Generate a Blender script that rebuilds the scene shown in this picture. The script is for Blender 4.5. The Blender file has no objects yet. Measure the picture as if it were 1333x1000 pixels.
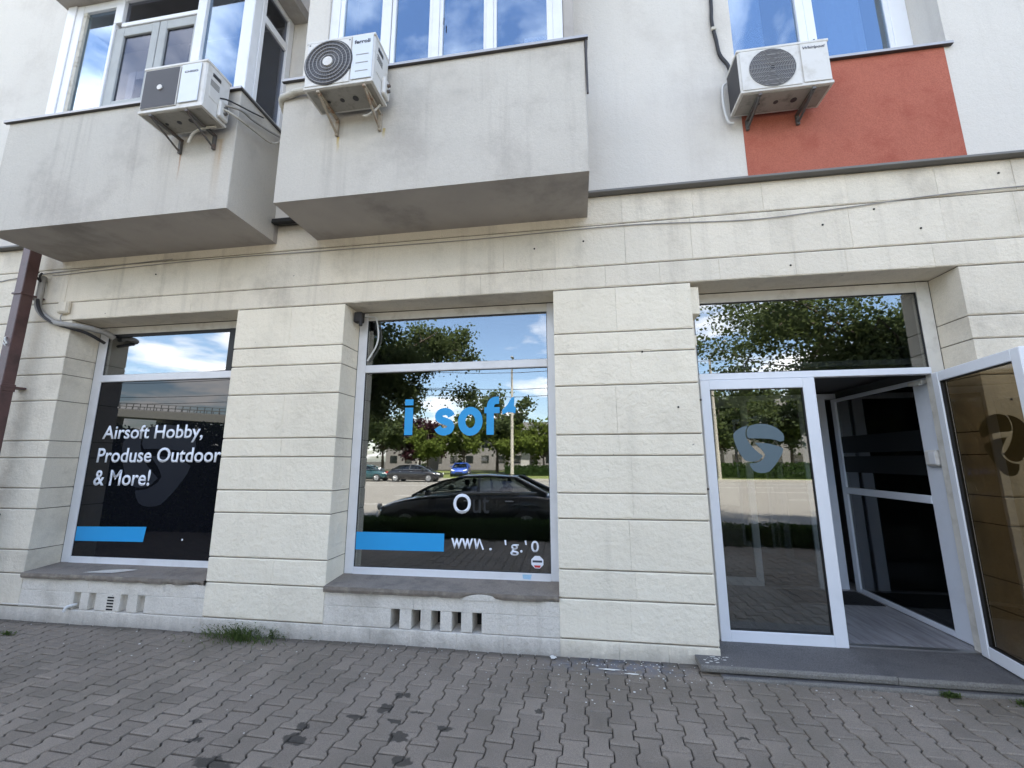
import bpy, bmesh, math, random
from mathutils import Vector, Matrix, noise

random.seed(11)
sc = bpy.context.scene
COL = sc.collection
PI = math.pi
rad = math.radians

# ------------------------------------------------------------------ camera
cam_d = bpy.data.cameras.new('camera')
cam = bpy.data.objects.new('camera', cam_d)
COL.objects.link(cam)
sc.camera = cam
cam_d.sensor_width = 36.0
cam_d.lens = 549.3 / 1333 * 36.0
cam_d.clip_start = 0.05
cam_d.clip_end = 2000
CAM = Vector((0.0, -3.783, 1.5635))
yaw, pit, rol = rad(-8.599), rad(10.2495), rad(-0.1264)
fw = Vector((math.sin(yaw) * math.cos(pit), math.cos(yaw) * math.cos(pit), math.sin(pit)))
ri = Vector((math.cos(yaw), -math.sin(yaw), 0))
up = ri.cross(fw)
ri2 = math.cos(rol) * ri + math.sin(rol) * up
up2 = -math.sin(rol) * ri + math.cos(rol) * up
cam.matrix_world = Matrix(((ri2.x, up2.x, -fw.x, CAM.x), (ri2.y, up2.y, -fw.y, CAM.y), (ri2.z, up2.z, -fw.z, CAM.z), (0, 0, 0, 1)))

# ------------------------------------------------------------------ world, sun, exposure
SUN_EL, SUN_AZ = rad(60), rad(20)      # sun behind the building (+Y), slightly to the right
world = bpy.data.worlds.new('World'); sc.world = world
world.use_nodes = True
nt = world.node_tree; N = nt.nodes; LK = nt.links
N.clear()
wo = N.new('ShaderNodeOutputWorld'); bg = N.new('ShaderNodeBackground')
sky = N.new('ShaderNodeTexSky'); sky.sky_type = 'NISHITA'; sky.sun_disc = False
sky.sun_elevation = SUN_EL; sky.sun_rotation = SUN_AZ
sky.air_density = 1.0; sky.dust_density = 1.2; sky.ozone_density = 1.4
tc = N.new('ShaderNodeTexCoord'); sep = N.new('ShaderNodeSeparateXYZ')
LK.new(tc.outputs['Generated'], sep.inputs[0])
zc = N.new('ShaderNodeMath'); zc.operation = 'ADD'; zc.inputs[1].default_value = 0.13
LK.new(sep.outputs[2], zc.inputs[0])
zm = N.new('ShaderNodeMath'); zm.operation = 'MAXIMUM'; zm.inputs[1].default_value = 0.06
LK.new(zc.outputs[0], zm.inputs[0])
dx = N.new('ShaderNodeMath'); dx.operation = 'DIVIDE'; dy = N.new('ShaderNodeMath'); dy.operation = 'DIVIDE'
LK.new(sep.outputs[0], dx.inputs[0]); LK.new(zm.outputs[0], dx.inputs[1])
LK.new(sep.outputs[1], dy.inputs[0]); LK.new(zm.outputs[0], dy.inputs[1])
cb = N.new('ShaderNodeCombineXYZ'); LK.new(dx.outputs[0], cb.inputs[0]); LK.new(dy.outputs[0], cb.inputs[1])
cb.inputs[2].default_value = 8.3
cn = N.new('ShaderNodeTexNoise'); cn.inputs['Scale'].default_value = 1.15; cn.inputs['Detail'].default_value = 9
cn.inputs['Roughness'].default_value = 0.56; cn.inputs['Distortion'].default_value = 0.25
LK.new(cb.outputs[0], cn.inputs['Vector'])
cr = N.new('ShaderNodeValToRGB'); cr.color_ramp.elements[0].position = 0.50; cr.color_ramp.elements[1].position = 0.62
LK.new(cn.outputs[0], cr.inputs[0])
cmix = N.new('ShaderNodeMixRGB'); cmix.inputs[2].default_value = (7.6, 7.5, 7.6, 1)
LK.new(cr.outputs[0], cmix.inputs[0]); LK.new(sky.outputs[0], cmix.inputs[1])
LK.new(cmix.outputs[0], bg.inputs[0]); bg.inputs[1].default_value = 0.12
LK.new(bg.outputs[0], wo.inputs[0])

sun_d = bpy.data.lights.new('sun', 'SUN'); sun_d.energy = 4.6; sun_d.angle = rad(0.53); sun_d.color = (1.0, 0.95, 0.86)
sun = bpy.data.objects.new('sun', sun_d); COL.objects.link(sun)
sdir = Vector((math.sin(SUN_AZ) * math.cos(SUN_EL), math.cos(SUN_AZ) * math.cos(SUN_EL), math.sin(SUN_EL)))
sun.rotation_euler = (sdir).to_track_quat('Z', 'Y').to_euler()
sun.location = (0, 0, 30)
vs = sc.view_settings
vs.view_transform = 'Standard'; vs.look = 'None'; vs.gamma = 1.0; vs.use_curve_mapping = False
vs.exposure = 2.35
sc.cycles.use_denoising = True
sc.cycles.max_bounces = 10
sc.cycles.transparent_max_bounces = 16
sc.cycles.glossy_bounces = 5

# ------------------------------------------------------------------ materials
def new_mat(name):
    m = bpy.data.materials.new(name); m.use_nodes = True
    n = m.node_tree.nodes; n.clear()
    out = n.new('ShaderNodeOutputMaterial')
    return m, n, m.node_tree.links, out
class G:
    """small node graph helper"""
    def __init__(s, n, l): s.n = n; s.l = l
    def math(s, op, a, b=None, clamp=False):
        q = s.n.new('ShaderNodeMath'); q.operation = op; q.use_clamp = clamp
        for i, v in enumerate((a, b)):
            if v is None: continue
            if isinstance(v, (int, float)): q.inputs[i].default_value = v
            else: s.l.new(v, q.inputs[i])
        return q.outputs[0]
    def noise(s, vec, scale, detail=4, rough=0.55):
        q = s.n.new('ShaderNodeTexNoise'); q.inputs['Scale'].default_value = scale
        q.inputs['Detail'].default_value = detail; q.inputs['Roughness'].default_value = rough
        s.l.new(vec, q.inputs['Vector']); return q.outputs[0]
    def ramp(s, v, p0, p1):
        q = s.n.new('ShaderNodeMapRange'); q.inputs[1].default_value = p0; q.inputs[2].default_value = p1
        q.interpolation_type = 'SMOOTHSTEP'
        s.l.new(v, q.inputs[0]); return q.outputs[0]
    def mix(s, f, a, b):
        q = s.n.new('ShaderNodeMixRGB')
        if isinstance(f, (int, float)): q.inputs[0].default_value = f
        else: s.l.new(f, q.inputs[0])
        for i, v in ((1, a), (2, b)):
            if isinstance(v, tuple): q.inputs[i].default_value = (*v[:3], 1)
            else: s.l.new(v, q.inputs[i])
        return q.outputs[0]
    def pos(s): return s.n.new('ShaderNodeNewGeometry').outputs['Position']
    def scale(s, v, k):
        q = s.n.new('ShaderNodeVectorMath'); q.operation = 'MULTIPLY'; s.l.new(v, q.inputs[0]); q.inputs[1].default_value = k
        return q.outputs[0]
    def sep(s, v):
        q = s.n.new('ShaderNodeSeparateXYZ'); s.l.new(v, q.inputs[0]); return q.outputs

def surf(name, col, var=0.12, vscale=3.0, rough=0.6, bump=0.0, bscale=40.0, metallic=0.0, dirt=None, dirt_amt=0.3, dirt_scale=1.4,
         streak=0.0, blur=(1, 1, 1), perobj=0.0, coat=0.0, extra=None, spec=0.5, fine=0.0, fine_scale=300):
    m, n, l, out = new_mat(name); g = G(n, l)
    b = n.new('ShaderNodeBsdfPrincipled'); l.new(b.outputs[0], out.inputs[0])
    b.inputs['Roughness'].default_value = rough; b.inputs['Metallic'].default_value = metallic
    b.inputs['Coat Weight'].default_value = coat; b.inputs['Specular IOR Level'].default_value = spec
    p = g.pos()
    lo = tuple(c * (1 - var) for c in col); hi = tuple(min(1, c * (1 + var)) for c in col)
    c = g.mix(g.noise(p, vscale, 6, 0.6), lo, hi)
    if fine:
        c = g.mix(g.ramp(g.noise(p, fine_scale, 2), 0.35, 0.65), c, tuple(x * (1 - fine) for x in col))
    if dirt:
        f = g.ramp(g.noise(p, dirt_scale, 7, 0.68), 0.47, 0.72)
        c = g.mix(g.math('MULTIPLY', f, dirt_amt), c, dirt)
    if streak:
        sv = g.scale(p, (7.0, 7.0, 0.35))
        f = g.ramp(g.noise(sv, 1.0, 6, 0.65), 0.50, 0.78)
        c = g.mix(g.math('MULTIPLY', f, streak), c, dirt or tuple(x * .45 for x in col))
    if perobj:
        oi = n.new('ShaderNodeObjectInfo')
        r = g.math('ADD', g.math('MULTIPLY', oi.outputs['Random'], 2 * perobj), 1 - perobj)
        q = n.new('ShaderNodeVectorMath'); q.operation = 'SCALE'; l.new(c, q.inputs[0]); l.new(r, q.inputs['Scale'])
        c = q.outputs[0]
    if extra: c = extra(g, p, c, b)
    l.new(c, b.inputs['Base Color'])
    if bump:
        bn = n.new('ShaderNodeBump'); bn.inputs['Strength'].default_value = min(1, bump); bn.inputs['Distance'].default_value = 0.004 * max(1, bump)
        h = g.math('ADD', g.noise(p, bscale, 5, 0.6), g.math('MULTIPLY', g.noise(p, bscale * 0.3, 3), 1.2))
        l.new(h, bn.inputs['Height']); l.new(bn.outputs[0], b.inputs['Normal'])
    return m

def smoothbox(g, v, c, w, soft):
    # 1 inside |v-c|<w, falling to 0 over soft
    d = g.math('ABSOLUTE', g.math('SUBTRACT', v, c))
    q = g.n.new('ShaderNodeMapRange'); q.interpolation_type = 'SMOOTHSTEP'
    q.inputs[1].default_value = w; q.inputs[2].default_value = w + soft; q.inputs[3].default_value = 1; q.inputs[4].default_value = 0
    g.l.new(d, q.inputs[0]); return q.outputs[0]

STREAKS = [(-3.715, 4.60, .42, .012, (0.27, 0.10, 0.02)), (-3.285, 4.59, .30, .014, (0.30, 0.13, 0.03)),
           (-2.066, 4.46, .16, .016, (0.42, 0.30, 0.09)), (-1.63, 4.49, .10, .018, (0.42, 0.32, 0.12)),
           (-3.30, 4.60, .70, .05, (0.44, 0.36, 0.27)), (2.078, 4.62, .3, .006, (0.42, 0.36, 0.30))]
def rust(g, p, c, b):
    s = g.sep(p)
    wob = g.math('MULTIPLY', g.math('SUBTRACT', g.noise(p, 9, 3), 0.5), 0.03)
    xx = g.math('ADD', s[0], wob)
    for x, z, ln, w, colr in STREAKS:
        m1 = smoothbox(g, xx, x, w * .3, w)
        q = g.n.new('ShaderNodeMapRange'); q.inputs[1].default_value = z - ln; q.inputs[2].default_value = z
        q.clamp = True; g.l.new(s[2], q.inputs[0])
        top = g.math('LESS_THAN', s[2], z + .01)
        f = g.math('MULTIPLY', g.math('MULTIPLY', m1, q.outputs[0]), top)
        c = g.mix(g.math('MULTIPLY', f, 0.9), c, colr)
    return c

STUCCO = (0.565, 0.545, 0.54)
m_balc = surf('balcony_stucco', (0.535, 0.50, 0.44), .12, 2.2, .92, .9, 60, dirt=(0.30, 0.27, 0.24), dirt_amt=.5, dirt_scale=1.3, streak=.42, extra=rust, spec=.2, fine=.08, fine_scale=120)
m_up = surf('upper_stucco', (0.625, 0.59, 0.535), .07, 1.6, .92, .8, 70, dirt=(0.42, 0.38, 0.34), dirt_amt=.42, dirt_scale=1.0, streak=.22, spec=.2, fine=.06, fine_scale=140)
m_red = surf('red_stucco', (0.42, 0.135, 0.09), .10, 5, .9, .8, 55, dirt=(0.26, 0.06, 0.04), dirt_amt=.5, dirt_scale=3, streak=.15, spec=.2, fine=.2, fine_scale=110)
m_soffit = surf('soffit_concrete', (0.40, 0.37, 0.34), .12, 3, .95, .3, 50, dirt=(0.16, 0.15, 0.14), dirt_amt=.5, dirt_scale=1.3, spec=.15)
def dirty_stone(name, col, bump, bs, dirt, amt, streak, fine=.06, po=.02):
    def ex(g, p, c, b):
        # splash dirt low on the wall, with a ragged edge
        s = g.sep(p)
        zz = g.math('ADD', s[2], g.math('MULTIPLY', g.math('SUBTRACT', g.noise(g.scale(p, (6, 6, 2)), 1.5, 6, .7), .5), .22))
        f = g.ramp(g.math('MULTIPLY', zz, -1), -.16, .05)
        c = g.mix(g.math('MULTIPLY', f, .55), c, (.16, .145, .13))
        pits = g.ramp(g.noise(p, 24, 2, .4), .235, .205)
        return g.mix(g.math('MULTIPLY', pits, .7), c, (.11, .10, .09))
    return surf(name, col, .07, 2.2, .88, bump, bs, dirt=dirt, dirt_amt=amt, streak=streak, perobj=po, spec=.25, fine=fine, fine_scale=115, extra=ex)
m_cream = dirty_stone('cream_painted_stone', (0.79, 0.72, 0.585), 2.8, 20, (0.50, 0.45, 0.36), .34, .18, .06, .03)
m_band = dirty_stone('weathered_painted_stone', (0.715, 0.65, 0.535), 1.8, 32, (0.36, 0.32, 0.26), .52, .42, .09, .035)
m_greyst = dirty_stone('grey_white_stone', (0.68, 0.635, 0.56), 2.2, 38, (0.34, 0.31, 0.26), .6, .36, .13, .03)
m_joint = surf('joint_mortar', (0.17, 0.15, 0.115), .25, 8, .95, .3, 60)
m_sill = surf('worn_sill_concrete', (0.27, 0.23, 0.19), .22, 8, .85, 1.2, 60, dirt=(0.10, 0.085, 0.075), dirt_amt=.6, dirt_scale=5, fine=.25, fine_scale=150)
m_sillrim = surf('weathered_sill_edge', (0.19, 0.16, 0.13), .3, 14, .9, 2.0, 50, dirt=(0.30, 0.27, 0.21), dirt_amt=.7, dirt_scale=7)
m_white = surf('white_window_frame', (0.70, 0.70, 0.71), .05, 6, .38, 0, dirt=(0.42, 0.40, 0.37), dirt_amt=.22, dirt_scale=4)
m_crframe = surf('cream_window_frame', (0.64, 0.615, 0.56), .08, 9, .5, .3, 80, dirt=(0.33, 0.30, 0.25), dirt_amt=.45, dirt_scale=6)
m_pvc = surf('bright_white_plastic_frame', (0.76, 0.78, 0.82), .03, 6, .3, 0, dirt=(0.5, 0.5, 0.5), dirt_amt=.12, dirt_scale=5)
m_oldgrey = surf('old_grey_painted_wood', (0.36, 0.37, 0.36), .1, 8, .6, .3, 60, dirt=(0.2, 0.2, 0.19), dirt_amt=.4)
m_flash = surf('metal_flashing', (0.42, 0.41, 0.41), .15, 6, .5, 0, metallic=.5)
m_flashdark = surf('dark_flashing_edge', (0.05, 0.045, 0.045), .3, 6, .6)
m_gprof = surf('grey_base_profile', (0.17, 0.165, 0.155), .15, 3, .8)
m_gasket = surf('black_gasket', (0.012, 0.012, 0.013), .2, 6, .6)
m_nearblack = surf('near_black_fill', (0.02, 0.019, 0.018), .3, 6, .95)  # near-black fill, also used to darken the balcony back walls
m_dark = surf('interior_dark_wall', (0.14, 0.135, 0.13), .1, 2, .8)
m_darkfloor = surf('interior_shop_floor', (0.12, 0.11, 0.10), .1, 2, .5)
m_white_int = surf('interior_white_wall', (0.35, 0.35, 0.35), .05, 2, .8)
m_wframe_dim = surf('white_door_profile', (0.70, 0.735, 0.80), .04, 4, .32, 0, dirt=(.45, .45, .46), dirt_amt=.2, dirt_scale=4)
m_curtain = surf('white_curtain', (0.78, 0.80, 0.82), .1, 3, .9)
m_step = surf('dark_terrazzo_step', (0.155, 0.147, 0.142), .3, 9, .7, .6, 90, dirt=(0.06, 0.06, 0.062), dirt_amt=.6, dirt_scale=4, fine=.45, fine_scale=150)
m_stepedge = surf('worn_step_edge', (0.23, 0.215, 0.19), .22, 12, .9, 2.0, 70, dirt=(0.10, 0.095, 0.085), dirt_amt=.6, dirt_scale=6, fine=.3, fine_scale=130)
m_pipe = surf('brown_painted_pipe', (0.095, 0.048, 0.045), .25, 7, .45, .5, 40, dirt=(0.03, 0.02, 0.02), dirt_amt=.6, dirt_scale=5)
m_acwhite = surf('aged_white_casing', (0.62, 0.60, 0.56), .06, 5, .45, 0, dirt=(0.33, 0.29, 0.22), dirt_amt=.4, dirt_scale=8, streak=.25)
m_acpanel = surf('pale_casing_panel', (0.60, 0.63, 0.66), .05, 5, .4)
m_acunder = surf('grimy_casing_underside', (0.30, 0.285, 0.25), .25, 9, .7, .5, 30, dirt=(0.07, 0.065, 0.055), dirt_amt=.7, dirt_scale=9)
m_acdark = surf('dark_grille_plastic', (0.035, 0.033, 0.036), .2, 6, .55)
m_acgrey = surf('grey_grille_wire', (0.30, 0.29, 0.28), .1, 6, .45)
m_mesh = surf('dark_guard_mesh', (0.12, 0.115, 0.115), .1, 6, .5)
m_fin = surf('condenser_fins', (0.16, 0.16, 0.16), .2, 30, .5, metallic=.5)
m_bracket = surf('rusty_painted_bracket', (0.34, 0.29, 0.22), .2, 20, .7, .5, 60, dirt=(0.19, 0.075, 0.022), dirt_amt=.95, dirt_scale=14)
m_bracketdk = surf('dark_steel_bracket', (0.10, 0.095, 0.09), .2, 20, .6, .3, 60, dirt=(0.13, 0.06, 0.03), dirt_amt=.6, dirt_scale=14)
m_insul = surf('pale_pipe_insulation', (0.50, 0.47, 0.40), .15, 12, .8, 1.0, 30, dirt=(0.22, 0.18, 0.13), dirt_amt=.7, dirt_scale=12)
m_blackcable = surf('black_cable', (0.02, 0.018, 0.018), .3, 10, .6)
m_greycable = surf('grey_cable', (0.30, 0.285, 0.26), .2, 14, .7, .5, 50)
m_whitecable = surf('white_cable', (0.62, 0.62, 0.60), .08, 14, .5)
m_brand = surf('dark_blue_print', (0.05, 0.055, 0.075), .1, 5, .6)
m_text = surf('white_vinyl_lettering', (0.80, 0.83, 0.90), .03, 6, .45)
m_ghost = surf('dark_vinyl_ghost', (0.008, 0.009, 0.011), .1, 6, .5)
m_blue = surf('bright_blue_vinyl', (0.018, 0.31, 0.66), .04, 6, .42)
m_logo = surf('slate_blue_vinyl', (0.095, 0.14, 0.165), .05, 5, .5)
m_logo_dk = surf('dark_slate_vinyl', (0.013, 0.015, 0.021), .1, 5, .5, spec=.1)
m_logo_open = surf('grey_brown_vinyl', (0.42, 0.42, 0.36), .1, 5, .5)
m_red2 = surf('red_print', (0.5, 0.03, 0.03), .1, 5, .5)
m_weed = surf('weed_leaf', (0.075, 0.115, 0.035), .35, 40, .7, perobj=.1)
m_litter = surf('white_paint_chip', (0.66, 0.65, 0.60), .1, 20, .8)
m_bluespill = surf('blue_paint_stain', (0.075, 0.115, 0.185), .3, 25, .8, .5, 60)
m_mat = surf('black_doormat', (0.015, 0.015, 0.016), .3, 30, .95, 1.0, 200)
m_thresh = surf('threshold_metal', (0.35, 0.34, 0.33), .1, 20, .35, metallic=.8)

def laminate():
    def ex(g, p, c, b):
        v = g.scale(p, (14, 1.2, 1)); f = g.ramp(g.noise(v, 2.4, 5, .6), .35, .7)
        return g.mix(f, c, (0.20, 0.19, 0.19))
    return surf('grey_laminate', (0.34, 0.33, 0.335), .08, 3, .42, 0, extra=ex)
m_lam = laminate()

def paver_mat():
    def ex(g, p, c, b):
        # damp, oily spots that stay put, where they lie in the photograph
        spots = [(-1.22, -.735, .06, .035), (-1.26, -.90, .05, .06), (-1.40, -1.02, .07, .035), (-.96, -1.345, .06, .045), (-.27, -.79, .03, .03),
                 (.884, -.885, .035, .018), (-1.64, -1.27, .09, .04), (-1.66, -1.16, .05, .03), (-.82, -1.05, .05, .03), (-1.05, -1.17, .07, .04),
                 (-1.15, -1.02, .035, .03), (-1.05, -.92, .05, .03), (-.6, -1.42, .09, .05), (-.05, -1.40, .08, .05), (.45, -1.38, .06, .04), (-2.2, -1.35, .05, .03), (-2.35, -1.2, .04, .02), (-1.95, -1.5, .12, .05)]
        w = g.n.new('ShaderNodeVectorMath'); w.operation = 'ADD'
        nz = g.n.new('ShaderNodeTexNoise'); nz.inputs['Scale'].default_value = 16; nz.inputs['Detail'].default_value = 3; g.l.new(p, nz.inputs['Vector'])
        q = g.n.new('ShaderNodeVectorMath'); q.operation = 'MULTIPLY_ADD'; g.l.new(nz.outputs[1], q.inputs[0]); q.inputs[1].default_value = (.15, .13, 0); q.inputs[2].default_value = (-.075, -.065, 0)
        g.l.new(p, w.inputs[0]); g.l.new(q.outputs[0], w.inputs[1])
        s = g.sep(w.outputs[0]); tot = None
        for x, y, a, bb in spots:
            ex_ = g.math('DIVIDE', g.math('SUBTRACT', s[0], x), a); ey = g.math('DIVIDE', g.math('SUBTRACT', s[1], y), bb)
            d = g.math('ADD', g.math('MULTIPLY', ex_, ex_), g.math('MULTIPLY', ey, ey))
            f = g.ramp(g.math('MULTIPLY', d, -1), -1.15, -.55)
            tot = f if tot is None else g.math('MAXIMUM', tot, f)
        c = g.mix(g.math('MULTIPLY', tot, .8), c, (.032, .030, .026))
        # paint spattered near the wall
        sp = g.ramp(g.noise(p, 70, 2, .5), .69, .73)
        near = g.ramp(g.sep(p)[1], -1.0, -.05)
        c = g.mix(g.math('MULTIPLY', sp, near), c, (.42, .42, .41))
        bx = smoothbox(g, s[0], .25, .30, .35); by = smoothbox(g, s[1], -.09, .07, .12)
        bl = g.math('MULTIPLY', g.math('MULTIPLY', bx, by), g.ramp(g.noise(p, 11, 5, .7), .36, .66))
        c = g.mix(g.math('MULTIPLY', bl, .6), c, (.11, .15, .23))
        # grime gathered against the foot of the wall
        gr = g.ramp(g.math('ADD', g.sep(p)[1], g.math('MULTIPLY', g.math('SUBTRACT', g.noise(p, 9, 4, .7), .5), .10)), -.12, -.02)
        c = g.mix(g.math('MULTIPLY', gr, .55), c, (.055, .05, .043))
        # large, soft brown-green staining away from the wall
        gd = g.ramp(g.noise(p, 1.1, 4, .6), .42, .66)
        c = g.mix(g.math('MULTIPLY', gd, .35), c, (.105, .093, .068))
        return c
    return surf('concrete_paver', (0.275, 0.232, 0.186), .17, 4, .93, 1.0, 120, perobj=.13, extra=ex, fine=.30, fine_scale=230, spec=.25)
m_paver = paver_mat()
m_bed = surf('joint_sand', (0.026, 0.024, 0.020), .4, 9, .98, .5, 100)
m_asphalt = surf('pale_asphalt', (0.21, 0.195, 0.17), .12, .6, .9, .4, 60)  # one even pale beige tone
m_kerb = surf('kerb_concrete', (0.34, 0.32, 0.28), .12, 2, .9)
m_line = surf('road_marking', (0.6, 0.59, 0.55), .1, 3, .8)
m_grass = surf('lawn_grass', (0.125, 0.15, 0.035), .3, 2.5, .95, 1, 40)
m_soil = surf('verge_soil', (0.05, 0.045, 0.03), .3, 4, .95)
m_bark = surf('tree_bark', (0.085, 0.065, 0.05), .3, 8, .95, 1, 30)
m_pole = surf('pole_concrete', (0.40, 0.37, 0.31), .08, 3, .85)
m_over = surf('overpass_concrete', (0.42, 0.41, 0.38), .1, .5, .9)
m_rail = surf('overpass_railing', (0.28, 0.28, 0.27), .1, 2, .6)
m_tyre = surf('tyre_rubber', (0.018, 0.018, 0.018), .1, 8, .8)
m_rim = surf('alloy_rim', (0.5, 0.5, 0.5), .05, 8, .3, metallic=.9)
m_paintblack = surf('black_car_paint', (0.012, 0.012, 0.014), .05, 3, .22, coat=1.0)
m_paintblue = surf('blue_car_paint', (0.03, 0.09, 0.42), .05, 3, .25, coat=1.0)
m_paintgreen = surf('dark_green_car_paint', (0.015, 0.06, 0.065), .05, 3, .25, coat=1.0)
m_lamp = surf('lamp_lens', (0.75, 0.75, 0.72), .05, 3, .1)
m_lampred = surf('rear_lamp_lens', (0.35, 0.015, 0.012), .05, 3, .15)
m_far = surf('far_facade', (0.20, 0.19, 0.175), .1, .2, .9)

def leafmat(name, col, tr):
    m, n, l, out = new_mat(name); g = G(n, l)
    p = g.pos(); c = g.mix(g.noise(p, 1.3, 4, .7), tuple(x * .55 for x in col), tuple(x * 1.6 for x in col))
    d = n.new('ShaderNodeBsdfDiffuse'); t = n.new('ShaderNodeBsdfTranslucent'); l.new(c, d.inputs[0])
    c2 = g.mix(.5, c, tr); l.new(c2, t.inputs[0])
    mx = n.new('ShaderNodeMixShader'); mx.inputs[0].default_value = .45
    l.new(d.outputs[0], mx.inputs[1]); l.new(t.outputs[0], mx.inputs[2]); l.new(mx.outputs[0], out.inputs[0])
    return m
m_leaf = leafmat('tree_leaf', (0.075, 0.095, 0.045), (0.13, 0.17, 0.04))
m_leaf2 = leafmat('light_tree_leaf', (0.10, 0.13, 0.03), (0.16, 0.2, 0.03))
m_leafp = leafmat('purple_tree_leaf', (0.05, 0.022, 0.028), (0.07, 0.03, 0.03))
m_hedge = leafmat('hedge_leaf', (0.035, 0.06, 0.02), (0.06, 0.09, 0.01))
m_weed = leafmat('weed_leaf', (0.085, 0.12, 0.04), (0.1, 0.14, 0.03))

def glass(name, tint, refl, rough=0.0, refl_col=(1, 1, 1), wav=0.0):
    m, n, l, out = new_mat(name); g = G(n, l)
    tr = n.new('ShaderNodeBsdfTransparent'); tr.inputs[0].default_value = (*tint, 1)
    gl = n.new('ShaderNodeBsdfGlossy'); gl.inputs['Roughness'].default_value = rough; gl.inputs[0].default_value = (*refl_col, 1)
    lw = n.new('ShaderNodeLayerWeight'); lw.inputs[0].default_value = .5
    k = g.math('ADD', g.math('MULTIPLY', g.math('POWER', lw.outputs['Facing'], 5.0), .9), refl + .04, True)
    if wav:
        bn = n.new('ShaderNodeBump'); bn.inputs['Strength'].default_value = wav; bn.inputs['Distance'].default_value = .01
        l.new(g.noise(g.pos(), 1.6, 1), bn.inputs['Height']); l.new(bn.outputs[0], gl.inputs['Normal'])
    mx = n.new('ShaderNodeMixShader'); l.new(k, mx.inputs[0]); l.new(tr.outputs[0], mx.inputs[1]); l.new(gl.outputs[0], mx.inputs[2])
    l.new(mx.outputs[0], out.inputs[0]); return m
m_shop = glass('coated_shop_glass', (.66, .69, .69), .17, wav=.02)
m_doorglass = glass('door_glass', (.66, .68, .66), .14, wav=.015)
m_openglass = glass('brown_tinted_door_glass', (.56, .50, .40), .015)
m_sideglass = glass('vestibule_glass', (.45, .47, .48), .05)
m_upglass = glass('upstairs_glass', (.55, .62, .70), .24, refl_col=(.72, .86, 1.0), wav=.03)  # reflection colour tinted blue to deepen the mirrored sky
m_upglass_dim = glass('dim_inner_glass', (.6, .6, .62), .02, refl_col=(.8, .86, 1.0), wav=.03)  # weaker reflection with the same kind of painted blue tint
def film():
    m, n, l, out = new_mat('black_window_film'); g = G(n, l)
    d = n.new('ShaderNodeBsdfDiffuse'); d.inputs[0].default_value = (.006, .0065, .009, 1)
    gl = n.new('ShaderNodeBsdfGlossy'); gl.inputs['Roughness'].default_value = .0; gl.inputs[0].default_value = (1, 1, 1, 1)
    mx = n.new('ShaderNodeMixShader'); mx.inputs[0].default_value = .052
    l.new(d.outputs[0], mx.inputs[1]); l.new(gl.outputs[0], mx.inputs[2]); l.new(mx.outputs[0], out.inputs[0]); return m
m_film = film()
m_carglass = glass('car_window_glass', (.30, .34, .33), .05)

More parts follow.
